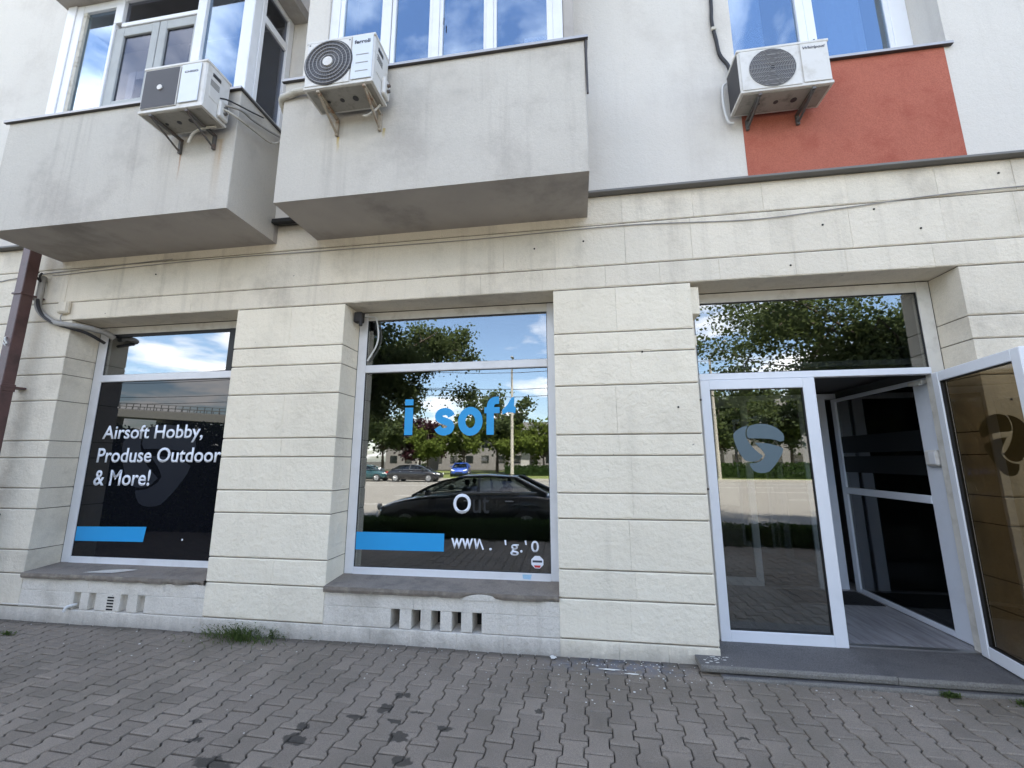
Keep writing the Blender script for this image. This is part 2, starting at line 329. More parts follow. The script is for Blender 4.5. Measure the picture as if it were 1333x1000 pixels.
# ------------------------------------------------------------------ mesh builder
class MB:
    def __init__(s): s.v = []; s.f = []; s.m = []; s.sm = []
    def add(s, vs, fs, mi=0, smooth=False):
        o = len(s.v); s.v += [tuple(a) for a in vs]
        for f in fs: s.f.append(tuple(i + o for i in f)); s.m.append(mi); s.sm.append(smooth)
    def box(s, x0, x1, y0, y1, z0, z1, mi=0, c=0.0):
        if x0 > x1: x0, x1 = x1, x0
        if y0 > y1: y0, y1 = y1, y0
        if z0 > z1: z0, z1 = z1, z0
        if c <= 0:
            v = [(x0, y0, z0), (x1, y0, z0), (x1, y1, z0), (x0, y1, z0), (x0, y0, z1), (x1, y0, z1), (x1, y1, z1), (x0, y1, z1)]
            s.add(v, [(0, 3, 2, 1), (4, 5, 6, 7), (0, 1, 5, 4), (1, 2, 6, 5), (2, 3, 7, 6), (3, 0, 4, 7)], mi); return
        bm = bmesh.new()
        vv = [bm.verts.new(p) for p in [(x0, y0, z0), (x1, y0, z0), (x1, y1, z0), (x0, y1, z0), (x0, y0, z1), (x1, y0, z1), (x1, y1, z1), (x0, y1, z1)]]
        for f in [(0, 3, 2, 1), (4, 5, 6, 7), (0, 1, 5, 4), (1, 2, 6, 5), (2, 3, 7, 6), (3, 0, 4, 7)]: bm.faces.new([vv[i] for i in f])
        c = min(c, (x1 - x0) * .45, (y1 - y0) * .45, (z1 - z0) * .45)
        bmesh.ops.bevel(bm, geom=list(bm.edges), offset=c, segments=1, affect='EDGES', profile=.5)
        bm.verts.index_update()
        s.add([v.co[:] for v in bm.verts], [[v.index for v in f.verts] for f in bm.faces], mi); bm.free()
    def tube(s, pts, r, n=8, mi=0, cap=True, r2=None):
        pts = [Vector(p) for p in pts]; rings = []; prev = None
        for i, p in enumerate(pts):
            t = (pts[min(i + 1, len(pts) - 1)] - pts[max(i - 1, 0)]).normalized()
            if prev is None:
                a = Vector((0, 0, 1)) if abs(t.z) < .9 else Vector((1, 0, 0)); u = t.cross(a).normalized()
            else:
                u = (prev - t * prev.dot(t)).normalized()
            prev = u; w = t.cross(u)
            rr = r if r2 is None else r + (r2 - r) * i / (len(pts) - 1)
            rings.append([p + rr * (math.cos(2 * PI * k / n) * u + math.sin(2 * PI * k / n) * w) for k in range(n)])
        vs = [q for R in rings for q in R]; fs = []
        for i in range(len(rings) - 1):
            for k in range(n):
                fs.append((i * n + k, i * n + (k + 1) % n, (i + 1) * n + (k + 1) % n, (i + 1) * n + k))
        s.add(vs, fs, mi, True)
        if cap: s.add(rings[0], [tuple(range(n))[::-1]], mi); s.add(rings[-1], [tuple(range(n))], mi)
    def cyl(s, c, axis, r, h, n=24, mi=0, r2=None):
        c = Vector(c); a = {'x': Vector((1, 0, 0)), 'y': Vector((0, 1, 0)), 'z': Vector((0, 0, 1))}[axis]
        s.tube([c - a * h / 2, c + a * h / 2], r, n, mi, True, r2)
    def ring(s, c, r0, r1, y0, y1, n=40, mi=0):
        """flat ring facing -y"""
        cx, cz = c; v = []
        for rr, y in ((r0, y0), (r1, y0), (r1, y1), (r0, y1)):
            v += [(cx + rr * math.cos(2 * PI * k / n), y, cz + rr * math.sin(2 * PI * k / n)) for k in range(n)]
        f = []
        for a in range(4):
            b = (a + 1) % 4
            for k in range(n): f.append((a * n + k, b * n + k, b * n + (k + 1) % n, a * n + (k + 1) % n))
        s.add(v, f, mi)
    def poly(s, pts, y0, th=.0012, mi=0):
        """prism in the xz plane, front at y0, going to y0+th"""
        n = len(pts)
        v = [(x, y0, z) for x, z in pts] + [(x, y0 + th, z) for x, z in pts]
        s.add(v, [tuple(range(n)), tuple(range(n, 2 * n))[::-1]] + [(i, n + i, n + (i + 1) % n, (i + 1) % n) for i in range(n)], mi)
    def mesh(s, name, mats):
        me = bpy.data.meshes.new(name); me.from_pydata(s.v, [], s.f)
        if not isinstance(mats, (list, tuple)): mats = [mats]
        for m in mats: me.materials.append(m)
        me.polygons.foreach_set('material_index', s.m)
        me.polygons.foreach_set('use_smooth', s.sm)
        me.update(); return me
    def build(s, name, mats, parent=None, recalc=True):
        me = s.mesh(name, mats)
        if recalc:
            bm = bmesh.new(); bm.from_mesh(me); bmesh.ops.recalc_face_normals(bm, faces=bm.faces); bm.to_mesh(me); bm.free()
        return link(name, me, parent)
def link(name, me, parent=None):
    o = bpy.data.objects.new(name, me); COL.objects.link(o)
    if parent: o.parent = parent
    return o
def tag(o, label=None, cat=None, group=None, kind=None):
    if label: o['label'] = label
    if cat: o['category'] = cat
    if group: o['group'] = group
    if kind: o['kind'] = kind
    return o
def thing(name, loc, label, cat, group=None, rz=0):
    o = bpy.data.objects.new(name, None); o.empty_display_size = .2; COL.objects.link(o)
    o.location = loc; o.rotation_euler = (0, 0, rz); return tag(o, label, cat, group)
def copy_tree(o, parent=None):
    c = o.copy(); COL.objects.link(c)
    if parent: c.parent = parent
    for ch in list(o.children): copy_tree(ch, c)
    return c
def structure(o): o['kind'] = 'structure'; return o
def curve_pts(pts, n=6):
    """Catmull-Rom through pts"""
    P = [Vector(p) for p in pts]; P = [P[0]] + P + [P[-1]]; out = []
    for i in range(1, len(P) - 2):
        for k in range(n):
            t = k / n; a, b, c, d = P[i - 1], P[i], P[i + 1], P[i + 2]
            out.append(.5 * ((2 * b) + (-a + c) * t + (2 * a - 5 * b + 4 * c - d) * t * t + (-a + 3 * b - 3 * c + d) * t ** 3))
    out.append(P[-2]); return out

def text_mesh(name, s, x0, x1, z0, z1, y, mat, parent, bold=0.0, shear=0.0, th=.001, spacing=1.0):
    """lettering fitted to its measured rectangle on the plane y (facing -y)"""
    cu = bpy.data.curves.new(name, 'FONT'); cu.body = s; cu.size = 1; cu.offset = bold; cu.shear = shear; cu.space_character = spacing
    cu.extrude = 0.0; cu.resolution_u = 4
    tmp = bpy.data.objects.new('tmp_text', cu); COL.objects.link(tmp)
    bpy.context.view_layer.update()
    me = bpy.data.meshes.new_from_object(tmp.evaluated_get(bpy.context.evaluated_depsgraph_get()))
    bpy.data.objects.remove(tmp); bpy.data.curves.remove(cu)
    xs = [v.co.x for v in me.vertices]; ys = [v.co.y for v in me.vertices]
    ax, bx, ay, by = min(xs), max(xs), min(ys), max(ys)
    for v in me.vertices:
        v.co = (x0 + (v.co.x - ax) / (bx - ax) * (x1 - x0), y, z0 + (v.co.y - ay) / (by - ay) * (z1 - z0))
    bm = bmesh.new(); bm.from_mesh(me)
    r = bmesh.ops.extrude_face_region(bm, geom=list(bm.faces))
    bmesh.ops.translate(bm, verts=[g for g in r['geom'] if isinstance(g, bmesh.types.BMVert)], vec=(0, th, 0))
    bmesh.ops.recalc_face_normals(bm, faces=bm.faces)
    bm.to_mesh(me); bm.free(); me.materials.clear(); me.materials.append(mat); me.name = name
    return link(name, me, parent)

# ------------------------------------------------------------------ setting: pavement bed, road, verge
def plane(name, x0, x1, y0, y1, z, mat, label=None):
    b = MB(); b.add([(x0, y0, z), (x1, y0, z), (x1, y1, z), (x0, y1, z)], [(0, 1, 2, 3)]); o = b.build(name, mat); structure(o)
    if label: o['label'] = label
    return o
plane('ground', -600, 600, -600, 300, -.30, m_soil)
pavement = plane('pavement', -30, 30, -4.25, .5, -.020, m_bed)
plane('verge', -60, 60, -4.85, -4.25, -.026, m_soil)
plane('road', -200, 200, -32, -5.0, -.15, m_asphalt)
b = MB(); b.box(-60, 60, -5.0, -4.85, -.3, .0); structure(b.build('kerb', m_kerb))
b = MB(); b.box(-200, 200, -32.6, -32, -.3, .0); structure(b.build('kerb', m_kerb))
plane('lawn', -200, 200, -60, -32.6, -.01, m_grass)
b = MB()
for y in (-24.5, -28.6): b.add([(-200, y - .08, -.146), (200, y - .08, -.146), (200, y + .08, -.146), (-200, y + .08, -.146)], [(0, 1, 2, 3)])
for i in range(-16, 16):
    for y in (-12, -16, -20.5): b.add([(i * 9, y - .07, -.146), (i * 9 + 3, y - .07, -.146), (i * 9 + 3, y + .07, -.146), (i * 9, y + .07, -.146)], [(0, 1, 2, 3)])
structure(b.build('road_markings', m_line))

# pavers: I-shaped interlocking concrete pavers, columns running towards the wall
PW, PL, PA = .1385, .2015, .0115
def paver_outline(inset=0.0):
    w = PW / 2; l = PL / 2 - inset * 1.55
    prof = [(-l, PA), (-.064, PA), (-.042, -PA), (.042, -PA), (.064, PA), (l, PA)]
    right = [(w + a - inset, y) for y, a in prof]; left = [(-(w + a - inset), y) for y, a in prof][::-1]
    return right + left
def paver_geom(j=0):
    o1, o2 = paver_outline(.0032), paver_outline(.0075); n = len(o1); rr = random.Random(j)
    v = [(x, y, -.05) for x, y in o1] + [(x, y, -.0055) for x, y in o1] + [(x + rr.uniform(-.0012, .0012), y + rr.uniform(-.0012, .0012), 0) for x, y in o2]
    f = [tuple(range(2 * n, 3 * n))]
    for a in (0, n):
        for k in range(n): f.append((a + k, a + (k + 1) % n, a + n + (k + 1) % n, a + n + k))
    return v, f
pm = []
for j in range(6):
    v, f = paver_geom(j); b = MB(); b.add(v, f)
    pm.append(b.mesh('paver', m_paver))
TH = rad(2.0); ct, st = math.cos(TH), math.sin(TH)
def proj(p):
    d = Vector(p) - CAM; z = d.dot(fw)
    if z < .1: return None
    return 512 + 422 * d.dot(ri2) / z, 384 - 422 * d.dot(up2) / z, z
cells = []
for i in range(-75, 65):
    for k in range(-25, 8):
        u = i * PW; w = k * PL + (PL / 2 if i % 2 else 0)
        x = -.180 + u * ct + w * st; y = -.43 - u * st + w * ct
        if y > .13 or y < -4.2 or x < -9.5 or x > 8: continue
        if x > .95 and y > -.12: continue
        q = proj((x, y, 0)); s = 0
        if q and -25 < q[0] < 1050 and 300 < q[1] < 800: s = 1 / (q[2] ** 2) * abs(CAM.z / q[2])
        cells.append((s, x, y, i, k))
cells.sort(reverse=True)
rest = MB()
for n_, (s, x, y, i, k) in enumerate(cells):
    dz = random.gauss(0, .0012); tx, ty = random.gauss(0, .006), random.gauss(0, .006); j = random.randrange(6)
    # gentle settlement of the paving
    dz += .009 * (noise.noise(Vector((x * .9, y * .9, 0))))
    R_ = Matrix.Translation((x, y, dz)) @ Matrix.Rotation(-TH + random.gauss(0, .006), 4, 'Z') @ Matrix.Rotation(tx, 4, 'X') @ Matrix.Rotation(ty, 4, 'Y')
    if s > 0 and n_ < 300:
        o = link('paver', pm[j], pavement); o.matrix_local = R_
    else:
        v, f = paver_geom(j); rest.add([R_ @ Vector(p) for p in v], f)
o = rest.build('paver_field', m_paver, pavement, recalc=False); o['kind'] = 'stuff'; o['label'] = 'smaller-looking grey interlocking pavers beyond the nearest ones'

# ------------------------------------------------------------------ the building
bld = thing('apartment_building', (0, 0, 0), 'apartment block with cream stone-clad shop front below grey stucco flats', 'building')
D = .306           # depth of the reveals
W1L, W1R, W2L, W2R, DL, DR = -5.618, -3.508, -2.287, -.178, 1.054, 3.167
XL, XR = -11.0, 8.5
ZS = [0.129, .4354, .663, 1.071, 1.283, 1.601, 1.783, 2.221, 2.516, 2.710, 3.140]
BANDS = [3.140, 3.359, 3.776, 4.079]

def stone(x0, x1, z0, z1, y0=0.0, y1=D, mat=None, gl=.0004, gr=.0004, gz=.0045, ch=.007, seed=None, rough=.0035):
    """one cladding stone: chamfered, slightly uneven front edges"""
    rr = random.Random(seed if seed is not None else random.random())
    xa, xb, za, zb = x0 + gl, x1 - gr, z0 + gz, z1 - gz
    n = max(2, int((xb - xa) / .055)); cv = cw = .0007
    base = [(xa + (xb - xa) * i / n, za) for i in range(n + 1)] + [(xb - (xb - xa) * i / n, zb) for i in range(n + 1)]
    y = y0 + rr.uniform(-.0012, .0018)
    front = []
    for i, (x, z) in enumerate(base):
        jz = rr.uniform(0, rough); c = ch * rr.uniform(.6, 1.3)
        if rr.random() < .10: c += rr.uniform(.004, .014)
        fx = x + (cv if x == xa else (-cw if x == xb else 0)); fz = z + (c + jz if z == za else -c - jz)
        front.append((fx, y, fz))
    m = len(base)
    mid = [(x, y + ch, z) for x, z in base]; back = [(x, y1, z) for x, z in base]
    b = MB(); f = []
    h = n + 1
    for i in range(n): f.append((i, i + 1, m - 2 - i, m - 1 - i))
    for a in (0, m):
        for k in range(m): f.append((a + k, a + m + k, a + m + (k + 1) % m, a + (k + 1) % m))
    for i in range(n): f.append((2 * m + m - 1 - i, 2 * m + m - 2 - i, 2 * m + i + 1, 2 * m + i))
    b.add(front + mid + back, f)
    return b.build('stone_block', mat or m_cream, bld)

def cuts(x0, x1, w, rng, first=None):
    n = max(1, round((x1 - x0) / w)); xs = [x0]
    for i in range(1, n): xs.append(x0 + (x1 - x0) * i / n + rng.uniform(-.09, .09) * w * 1.5)
    return xs + [x1]

def wall_rows(x0, x1, zs, w, mat, jl=0, jr=0, seed=0, y0=0.0, y1=D):
    rng = random.Random(seed)
    for z0, z1 in zip(zs[:-1], zs[1:]):
        xs = cuts(x0, x1, w, rng)
        for a, c in zip(xs[:-1], xs[1:]):
            stone(a, c, z0, z1, y0, y1, mat)
# pillars
wall_rows(W1R, W2L, ZS, .62, m_cream, seed=2)
wall_rows(W2R, DL, ZS, .62, m_cream, seed=3)
wall_rows(-7.4, W1L, ZS, .9, m_band, seed=4)
wall_rows(-9.5, -7.4, ZS, 2.1, m_band, seed=5)
wall_rows(DR, 6.2, ZS, 1.0, m_band, seed=6)
wall_rows(-9.5, 6.2, BANDS[:2], .55, m_band, seed=7)
wall_rows(-9.5, 6.2, BANDS[1:3], .62, m_band, seed=8)
wall_rows(-9.5, 6.2, BANDS[2:4], .62, m_band, seed=9)
# base course runs right along the foot of the wall, a touch proud
rng = random.Random(21)
for (a0, a1, mt) in ((-9.5, W1L, m_greyst), (W1L, W1R, m_greyst), (W1R, W2L, m_greyst), (W2L, W2R, m_greyst), (W2R, DL, m_cream)):
    xs = cuts(a0, a1, .42, rng)
    for a, c in zip(xs[:-1], xs[1:]): stone(a, c, -.06, .129, -.006, D, mt, ch=.004)
stone(DR, 6.2, -.06, .129, -.004, D, m_greyst)
# apron under each shop window, with ventilation openings
VW = .083
VENT2 = [-1.61, -1.42, -1.242, -1.057, -.878]
VENT1 = [-4.925, -4.75, -4.53, -4.385, -4.19]
def apron(xl, xr, vents, zt, seed):
    rng = random.Random(seed); z0, z1 = .129, .286
    edges = [xl] + cuts(xl, vents[0] - VW / 2, .3, rng)[1:-1]
    x = xl; segs = []
    bounds = []
    for v in vents: bounds.append((v - VW / 2, v + VW / 2))
    pos_ = xl
    for i, (a, c) in enumerate(bounds + [(xr, xr)]):
        if i in (0, len(bounds)):
            xs = cuts(pos_, a, .36, rng)
        else: xs = [pos_, a]
        for p, q in zip(xs[:-1], xs[1:]): segs.append((p, q))
        pos_ = c
    for p, q in segs: stone(p, q, z0, z1, .002, .20, m_greyst, gz=.0008, ch=.002)
    xs = cuts(xl, xr, .42, rng)
    for p, q in zip(xs[:-1], xs[1:]): stone(p, q, z1, zt, .002, .20, m_greyst, gz=.0008, ch=.002)
apron(W1L, W1R, VENT1, .402, 31)
apron(W2L, W2R, VENT2, .402, 32)

# structural core behind the cladding (shows only in the joints) and the walls above
b = MB()
g_ = .010
for x0, x1 in ((-11.0, W1L), (W1R, W2L), (W2R, DL), (DR, XR)):
    b.box(x0 + (g_ if x0 > -10 else 0), x1 - (g_ if x1 < 8 else 0), g_, D - .004, -.25, 3.15)
b.box(-11, XR, g_, D - .004, 3.15, 4.078)
b.box(-11, XR, D - .004 + .006, D + .16, 3.155, 4.078)
b.build('masonry_core', m_joint, bld)
for x0, x1 in ((W1L, W1R), (W2L, W2R)):
    b = MB(); b.box(x0, x1, .21, D, -.1, .40); b.build('vent_backing', m_nearblack, bld)
# end pieces of the lower storey outside the frame
b = MB(); b.box(-20, -9.5, 0, D, -.1, 4.079); b.box(6.2, 16, 0, D, -.1, 4.079); b.build('plain_side_wall', m_band, bld)

# vents: window-two openings are deep and dark; window-one openings have shallow cream backs
for v in VENT1:
    b = MB()
    if abs(v + 4.53) < .01:
        b.box(v - .055, v + .055, -.002, .012, .118, .290, 0, .004)
        for k in range(5): b.box(v - .037, v + .037, -.0035, .004, .140 + k * .027, .155 + k * .027, 1)
        b.build('vent_grille', [m_greyst, m_nearblack], bld)
    else:
        n = 6; x0, x1 = v - VW / 2 - .001, v + VW / 2 + .001
        pts = [(x0 + (x1 - x0) * i / n, .02 + .07 * math.sin(PI * min(1, (i + .8) / (n + .2)))) for i in range(n + 1)]
        vv = [(x, y, z) for z in (.128, .288) for x, y in pts]
        b.add(vv, [(i, i + 1, n + 2 + i, n + 1 + i) for i in range(n)], 0, True); b.build('vent_recess', m_greyst, bld)
# little waste elbow in the first vent
b = MB(); b.tube(curve_pts([(-4.955, .03, .165), (-4.965, -.01, .165), (-4.985, -.035, .155), (-4.995, -.042, .118)], 5), .014, 10)
tag(b.build('drain_elbow', m_whitecable), 'short white drain elbow poking out of the leftmost vent slot', 'pipe')
b = MB(); b.tube(curve_pts([(-7.2, -.010, .165), (-6.2, -.012, .150), (-5.4, -.012, .152), (-4.99, -.012, .150)], 6), .007, 8)
tag(b.build('drain_hose', m_greyst), 'thin pale pipe along the foot of the wall left of the drain elbow', 'pipe')

# window sills with broken edges
def sill(x0, x1, seed, chips):
    rng = random.Random(seed); n = 60; zt0, zt1 = .452, .478
    top, bot, back_t = [], [], []
    for i in range(n + 1):
        x = x0 + (x1 - x0) * i / n
        nz = noise.noise(Vector((x * 7, seed, 0))) * .006 + noise.noise(Vector((x * 29, seed, 3))) * .004
        c = 0
        for cx, cw_, cd in chips:
            t = abs(x - cx) / cw_
            if t < 1: c = max(c, cd * (1 - t * t))
        top.append((x, -.026 + nz * 1.2 + c * .9, zt0 - abs(nz) * .5 - c * .2)); bot.append((x, -.022 + nz * 2 + c * .9, .402 + abs(nz) + c * .55))
    b = MB(); v = []
    for i in range(n + 1):
        x = top[i][0]
        v += [(x, D + .02, zt1 + .004), (x, top[i][1] + .008, top[i][2] + .0025), top[i], (x, top[i][1] - .003, (top[i][2] + bot[i][2]) / 2), bot[i], (x, .01, bot[i][2])]
    f = []; mi = []
    for i in range(n):
        for k in range(5):
            f.append((i * 6 + k, i * 6 + k + 1, (i + 1) * 6 + k + 1, (i + 1) * 6 + k)); mi.append(0 if k < 1 else 1)
    b.add(v, f); b.m = mi
    o = b.build('window_sill', [m_sill, m_sillrim], bld, recalc=False)
    return o
sill(W1L, W1R - .003, 3, [(-3.62, .12, .03), (-3.9, .06, .012), (-4.9, .09, .008)])
sill(W2L, W2R - .003, 8, [(-.85, .16, .05), (-1.25, .04, .01), (-.25, .09, .02)])
b = MB(); b.poly([(0, 0), (1, 0), (1, 1)], 0); 
# mortar patch under the broken sill of window two
b = MB(); v = []
for i in range(13):
    t = i / 12; x = -1.02 + .36 * t; h = .026 * math.sin(PI * t) ** .7
    v += [(x, -.0035, .385), (x, -.006 + .001 * math.sin(9 * t), .39 + h * .9), (x, -.003, .392 + h * 1.7)]
b.add(v, [(i * 3 + k, i * 3 + k + 1, i * 3 + 4 + k, i * 3 + 3 + k) for i in range(12) for k in range(2)], 0, True)
b.build('mortar_patch', m_greyst, bld)
# whitish smear on the first sill
b = MB(); b.add([(-4.95, .03, .4635), (-4.62, .05, .4655), (-4.45, .16, .474), (-4.60, .17, .4745), (-4.80, .12, .471)], [(0, 1, 2, 3, 4)]); b.build('paint_smear', m_greyst, bld)

def bars(b, x0, x1, z0, z1, y0, y1, l, r, bt, t, mi=0, c=.004):
    b.box(x0, x0 + l, y0, y1, z0, z1, mi, c); b.box(x1 - r, x1, y0, y1, z0, z1, mi, c)
    b.box(x0 + l, x1 - r, y0 + .0015, y1, z0, z0 + bt, mi, c); b.box(x0 + l, x1 - r, y0 + .0015, y1, z1 - t, z1, mi, c)
def pane(x0, x1, z0, z1, y, mat, parent, name='pane', lab=None):
    b = MB(); b.box(x0, x1, y, y + .005, z0, z1); o = b.build(name, mat, parent)
    if lab: o['label'] = lab
    return o

# ---- shop window one (black film) and two (clear)
def shop_window(xl, xr, gl, gr, z_b, fr, film_on):
    b = MB(); Y = D
    b.box(xl, gl, Y, Y + .06, z_b, 3.138, 0, .004)
    b.box(gr, xr, Y, Y + .06, z_b, 3.138, 0, .004)
    b.box(gl, gr, Y + .0015, Y + .06, z_b, z_b + .064, 0, .004)
    b.box(gl, gr, Y + .0015, Y + .06, 3.052, 3.138, 1, .004)
    b.box(gl, gr, Y - .008, Y + .055, 2.474, 2.556, 0, .006)
    b.box(gl, gr, Y - .0035, Y + .0012, z_b - .0, z_b + .010, 0, .001)
    # gasket lines
    for (z0, z1) in ((z_b + .064, 2.474), (2.556, 3.052)):
        for (a, c, e, f) in ((gl, gl + .006, z0, z1), (gr - .006, gr, z0, z1), (gl + .006, gr - .006, z0, z0 + .005), (gl + .006, gr - .006, z1 - .006, z1)):
            b.box(a, c, Y + .012, Y + .03, e, f, 2)
    w = b.build('shop_window', [m_white, m_crframe, m_gasket], bld)
    if film_on:
        pane(gl, gr, z_b + .064, 2.474, Y + .016, m_film, w, 'filmed_pane', 'lower pane covered in black film')
    else: pane(gl, gr, z_b + .064, 2.474, Y + .016, m_shop, w)
    pane(gl, gr, 2.556, 3.052, Y + .016, m_shop, w, 'upper_pane')
    return w
w1 = shop_window(W1L + .002, W1R - .002, -5.503, -3.62, .480, .06, True); w1['label'] = 'left shop window with black film and white lettering'
w2 = shop_window(W2L + .002, W2R - .002, -2.192, -.262, .480, .06, False); w2['label'] = 'middle shop window with blue lettering and clear reflecting glass'
# black vertical strip near the right edge of window one, and a painted shadow gap under its head
b = MB(); b.box(-3.862, -3.79, D - .002, D + .0145, 2.557, 3.05); b.box(-5.503, -3.862, D + .003, D + .0145, 3.018, 3.051); b.build('black_strip', m_gasket, w1)
YL = D + .0145
o = text_mesh('lettering', 'Airsoft Hobby,', -5.365, -4.06, 1.765, 1.965, YL, m_text, w1, bold=.015, shear=.02); 
text_mesh('lettering', 'Produse Outdoor', -5.385, -3.80, 1.548, 1.712, YL - .0035, m_text, w1, bold=.015, shear=.02)
text_mesh('lettering', '& More!', -5.385, -4.652, 1.295, 1.470, YL, m_text, w1, bold=.015, shear=.02)
b = MB(); b.poly([(-5.50, .853), (-4.608, .866), (-4.625, .711), (-5.50, .703)], YL); b.build('blue_bar', m_blue, w1)
b = MB(); b.cyl((-4.148, YL, .745), 'y', .010, .002, 10); b.build('white_dot', m_text, w1)

L1 = [(1.538, 1.863), (1.585, 1.878), (1.638, 1.882), (1.69, 1.876), (1.728, 1.862), (1.765, 1.842), (1.792, 1.816), (1.812, 1.79), (1.818, 1.762), (1.811, 1.728), (1.782, 1.721), (1.74, 1.738), (1.693, 1.746), (1.61, 1.752), (1.522, 1.752), (1.508, 1.78), (1.512, 1.81), (1.52, 1.84)]
L2 = [(1.526, 1.866), (1.485, 1.857), (1.448, 1.839), (1.415, 1.815), (1.397, 1.79), (1.396, 1.755), (1.403, 1.722), (1.416, 1.67), (1.434, 1.623), (1.456, 1.585), (1.48, 1.556), (1.508, 1.548), (1.537, 1.546), (1.568, 1.551), (1.595, 1.562), (1.627, 1.596), (1.595, 1.625), (1.559, 1.659), (1.53, 1.70), (1.509, 1.742), (1.500, 1.77), (1.500, 1.80), (1.508, 1.832)]
L3 = [(1.57, 1.714), (1.63, 1.712), (1.689, 1.704), (1.735, 1.69), (1.777, 1.676), (1.80, 1.66), (1.788, 1.62), (1.767, 1.586), (1.742, 1.548), (1.715, 1.514), (1.69, 1.485), (1.664, 1.46), (1.63, 1.45), (1.595, 1.448), (1.565, 1.453), (1.54, 1.466), (1.52, 1.495), (1.508, 1.53), (1.54, 1.534), (1.57, 1.538), (1.60, 1.552), (1.63, 1.573), (1.647, 1.604), (1.635, 1.63), (1.616, 1.659), (1.59, 1.688)]
def logo(parent, mat, y, fn=lambda x, z: (x, z), name='logo'):
    b = MB()
    for L_ in (L1, L2, L3): b.poly([fn(x, z) for x, z in L_], y, .001)
    return b.build(name, mat, parent)
# dark logo printed in the film of window one (behind the lettering)
logo(w1, m_logo_dk, YL + .0005, lambda x, z: (-4.60 + (x - 1.607) * 2.25, 1.52 + (z - 1.665) * 2.05), 'faded_logo')

YL = D + .0145
def stroke(b, pts, w, y, closed=False, th=.001):
    n = len(pts); L_, R_ = [], []
    for i in range(n):
        a = pts[(i - 1) % n] if closed or i else pts[0]; c = pts[(i + 1) % n] if closed or i < n - 1 else pts[-1]
        dx_, dz_ = c[0] - a[0], c[1] - a[1]; l = math.hypot(dx_, dz_); nx, nz = -dz_ / l * w / 2, dx_ / l * w / 2
        L_.append((pts[i][0] + nx, y, pts[i][1] + nz)); R_.append((pts[i][0] - nx, y, pts[i][1] - nz))
    b.add(L_ + R_, [(i, (i + 1) % n, n + (i + 1) % n, n + i) for i in range(n if closed else n - 1)])
b = MB(); b.poly([(-1.735, 2.122), (-1.646, 2.122), (-1.646, 2.184), (-1.735, 2.184)], YL); b.poly([(-1.733, 1.818), (-1.646, 1.818), (-1.646, 2.098), (-1.733, 2.098)], YL)
b.build('lettering', m_blue, w2)['label'] = 'blue letter i'
b = MB(); sp_ = [(.97, .76), (.86, .90), (.66, .985), (.42, .99), (.20, .93), (.08, .79), (.14, .65), (.34, .565), (.60, .50), (.84, .41), (.94, .26), (.86, .10), (.66, .02), (.40, .00), (.17, .07), (.02, .22)]
stroke(b, [(q.x, q.z) for q in curve_pts([(-1.385 + .150 * x, 0, 1.847 + .205 * z) for x, z in sp_], 3)], .074, YL)
b.build('lettering', m_blue, w2, recalc=False)['label'] = 'blue letter s'
b = MB(); stroke(b, [(-1.043 + .088 * math.cos(2 * PI * k / 32), 1.949 + .106 * math.sin(2 * PI * k / 32)) for k in range(32)], .076, YL, True); b.build('lettering', m_blue, w2, recalc=False)['label'] = 'blue letter o'
b = MB(); stroke(b, [(q.x, q.z) for q in curve_pts([(-.840, 0, 1.812), (-.840, 0, 1.95), (-.840, 0, 2.07), (-.830, 0, 2.125), (-.800, 0, 2.150), (-.752, 0, 2.153)], 5)], .074, YL)
b.poly([(-.900, 2.025), (-.745, 2.025), (-.745, 2.085), (-.900, 2.085)], YL - .0008); b.build('lettering', m_blue, w2, recalc=False)['label'] = 'blue letter f'
b = MB(); b.poly([(-.719, 2.058), (-.665, 2.11), (-.626, 2.18), (-.598, 2.183), (-.601, 2.093), (-.584, 2.076), (-.588, 2.021), (-.654, 2.035), (-.719, 2.011)], YL); b.build('peeled_letter', m_blue, w2)
b = MB(); b.poly([(-2.190, .870), (-1.283, .871), (-1.283, .707), (-2.190, .703)], YL); b.build('blue_bar', m_blue, w2)
text_mesh('lettering', 'O', -1.200, -1.024, 1.058, 1.246, YL, m_text, w2, bold=.01)
text_mesh('ghost_lettering', 'ut', -1.006, -.845, 1.066, 1.215, YL, m_ghost, w2)
text_mesh('lettering', 'ww', -1.212, -.998, .738, .832, YL, m_text, w2, bold=.012)
b = MB()
for (xa, xb) in ((-.992, -.962), (-.962, -.934), (-.930, -.893)):
    pass
b.poly([(-.992, .832), (-.972, .832), (-.953, .742), (-.970, .738)], YL); b.poly([(-.969, .745), (-.953, .742), (-.938, .80), (-.946, .825)], YL)
b.poly([(-.946, .832), (-.930, .830), (-.892, .738), (-.905, .733)], YL)
b.poly([(-.697, .826), (-.680, .826), (-.676, .782), (-.690, .782)], YL)
b.poly([(-.505, .826), (-.489, .826), (-.486, .788), (-.497, .790)], YL)
b.build('peeled_lettering', m_text, w2)
text_mesh('lettering', '.', -.841, -.816, .728, .752, YL, m_text, w2, bold=.01)
text_mesh('lettering', 'g', -.640, -.560, .690, .792, YL, m_text, w2, bold=.012)
text_mesh('lettering', '.', -.548, -.524, .718, .742, YL, m_text, w2, bold=.01)
text_mesh('lettering', '0', -.444, -.372, .725, .826, YL, m_text, w2, bold=.012)
b = MB(); n = 8
pts = [(-.388 + .060 * math.cos(2 * PI * k / n + .39), .640 + .058 * math.sin(2 * PI * k / n + .39)) for k in range(n)]
b.poly(pts, YL, .001, 0)
b.poly([(-.432, .655), (-.344, .655), (-.344, .637), (-.432, .637)], YL - .001, .0008, 1)
b.poly([(-.420, .612), (-.356, .612), (-.364, .592), (-.412, .592)], YL - .001, .0008, 2)
b.build('sticker', [m_text, m_brand, m_red2], w2)
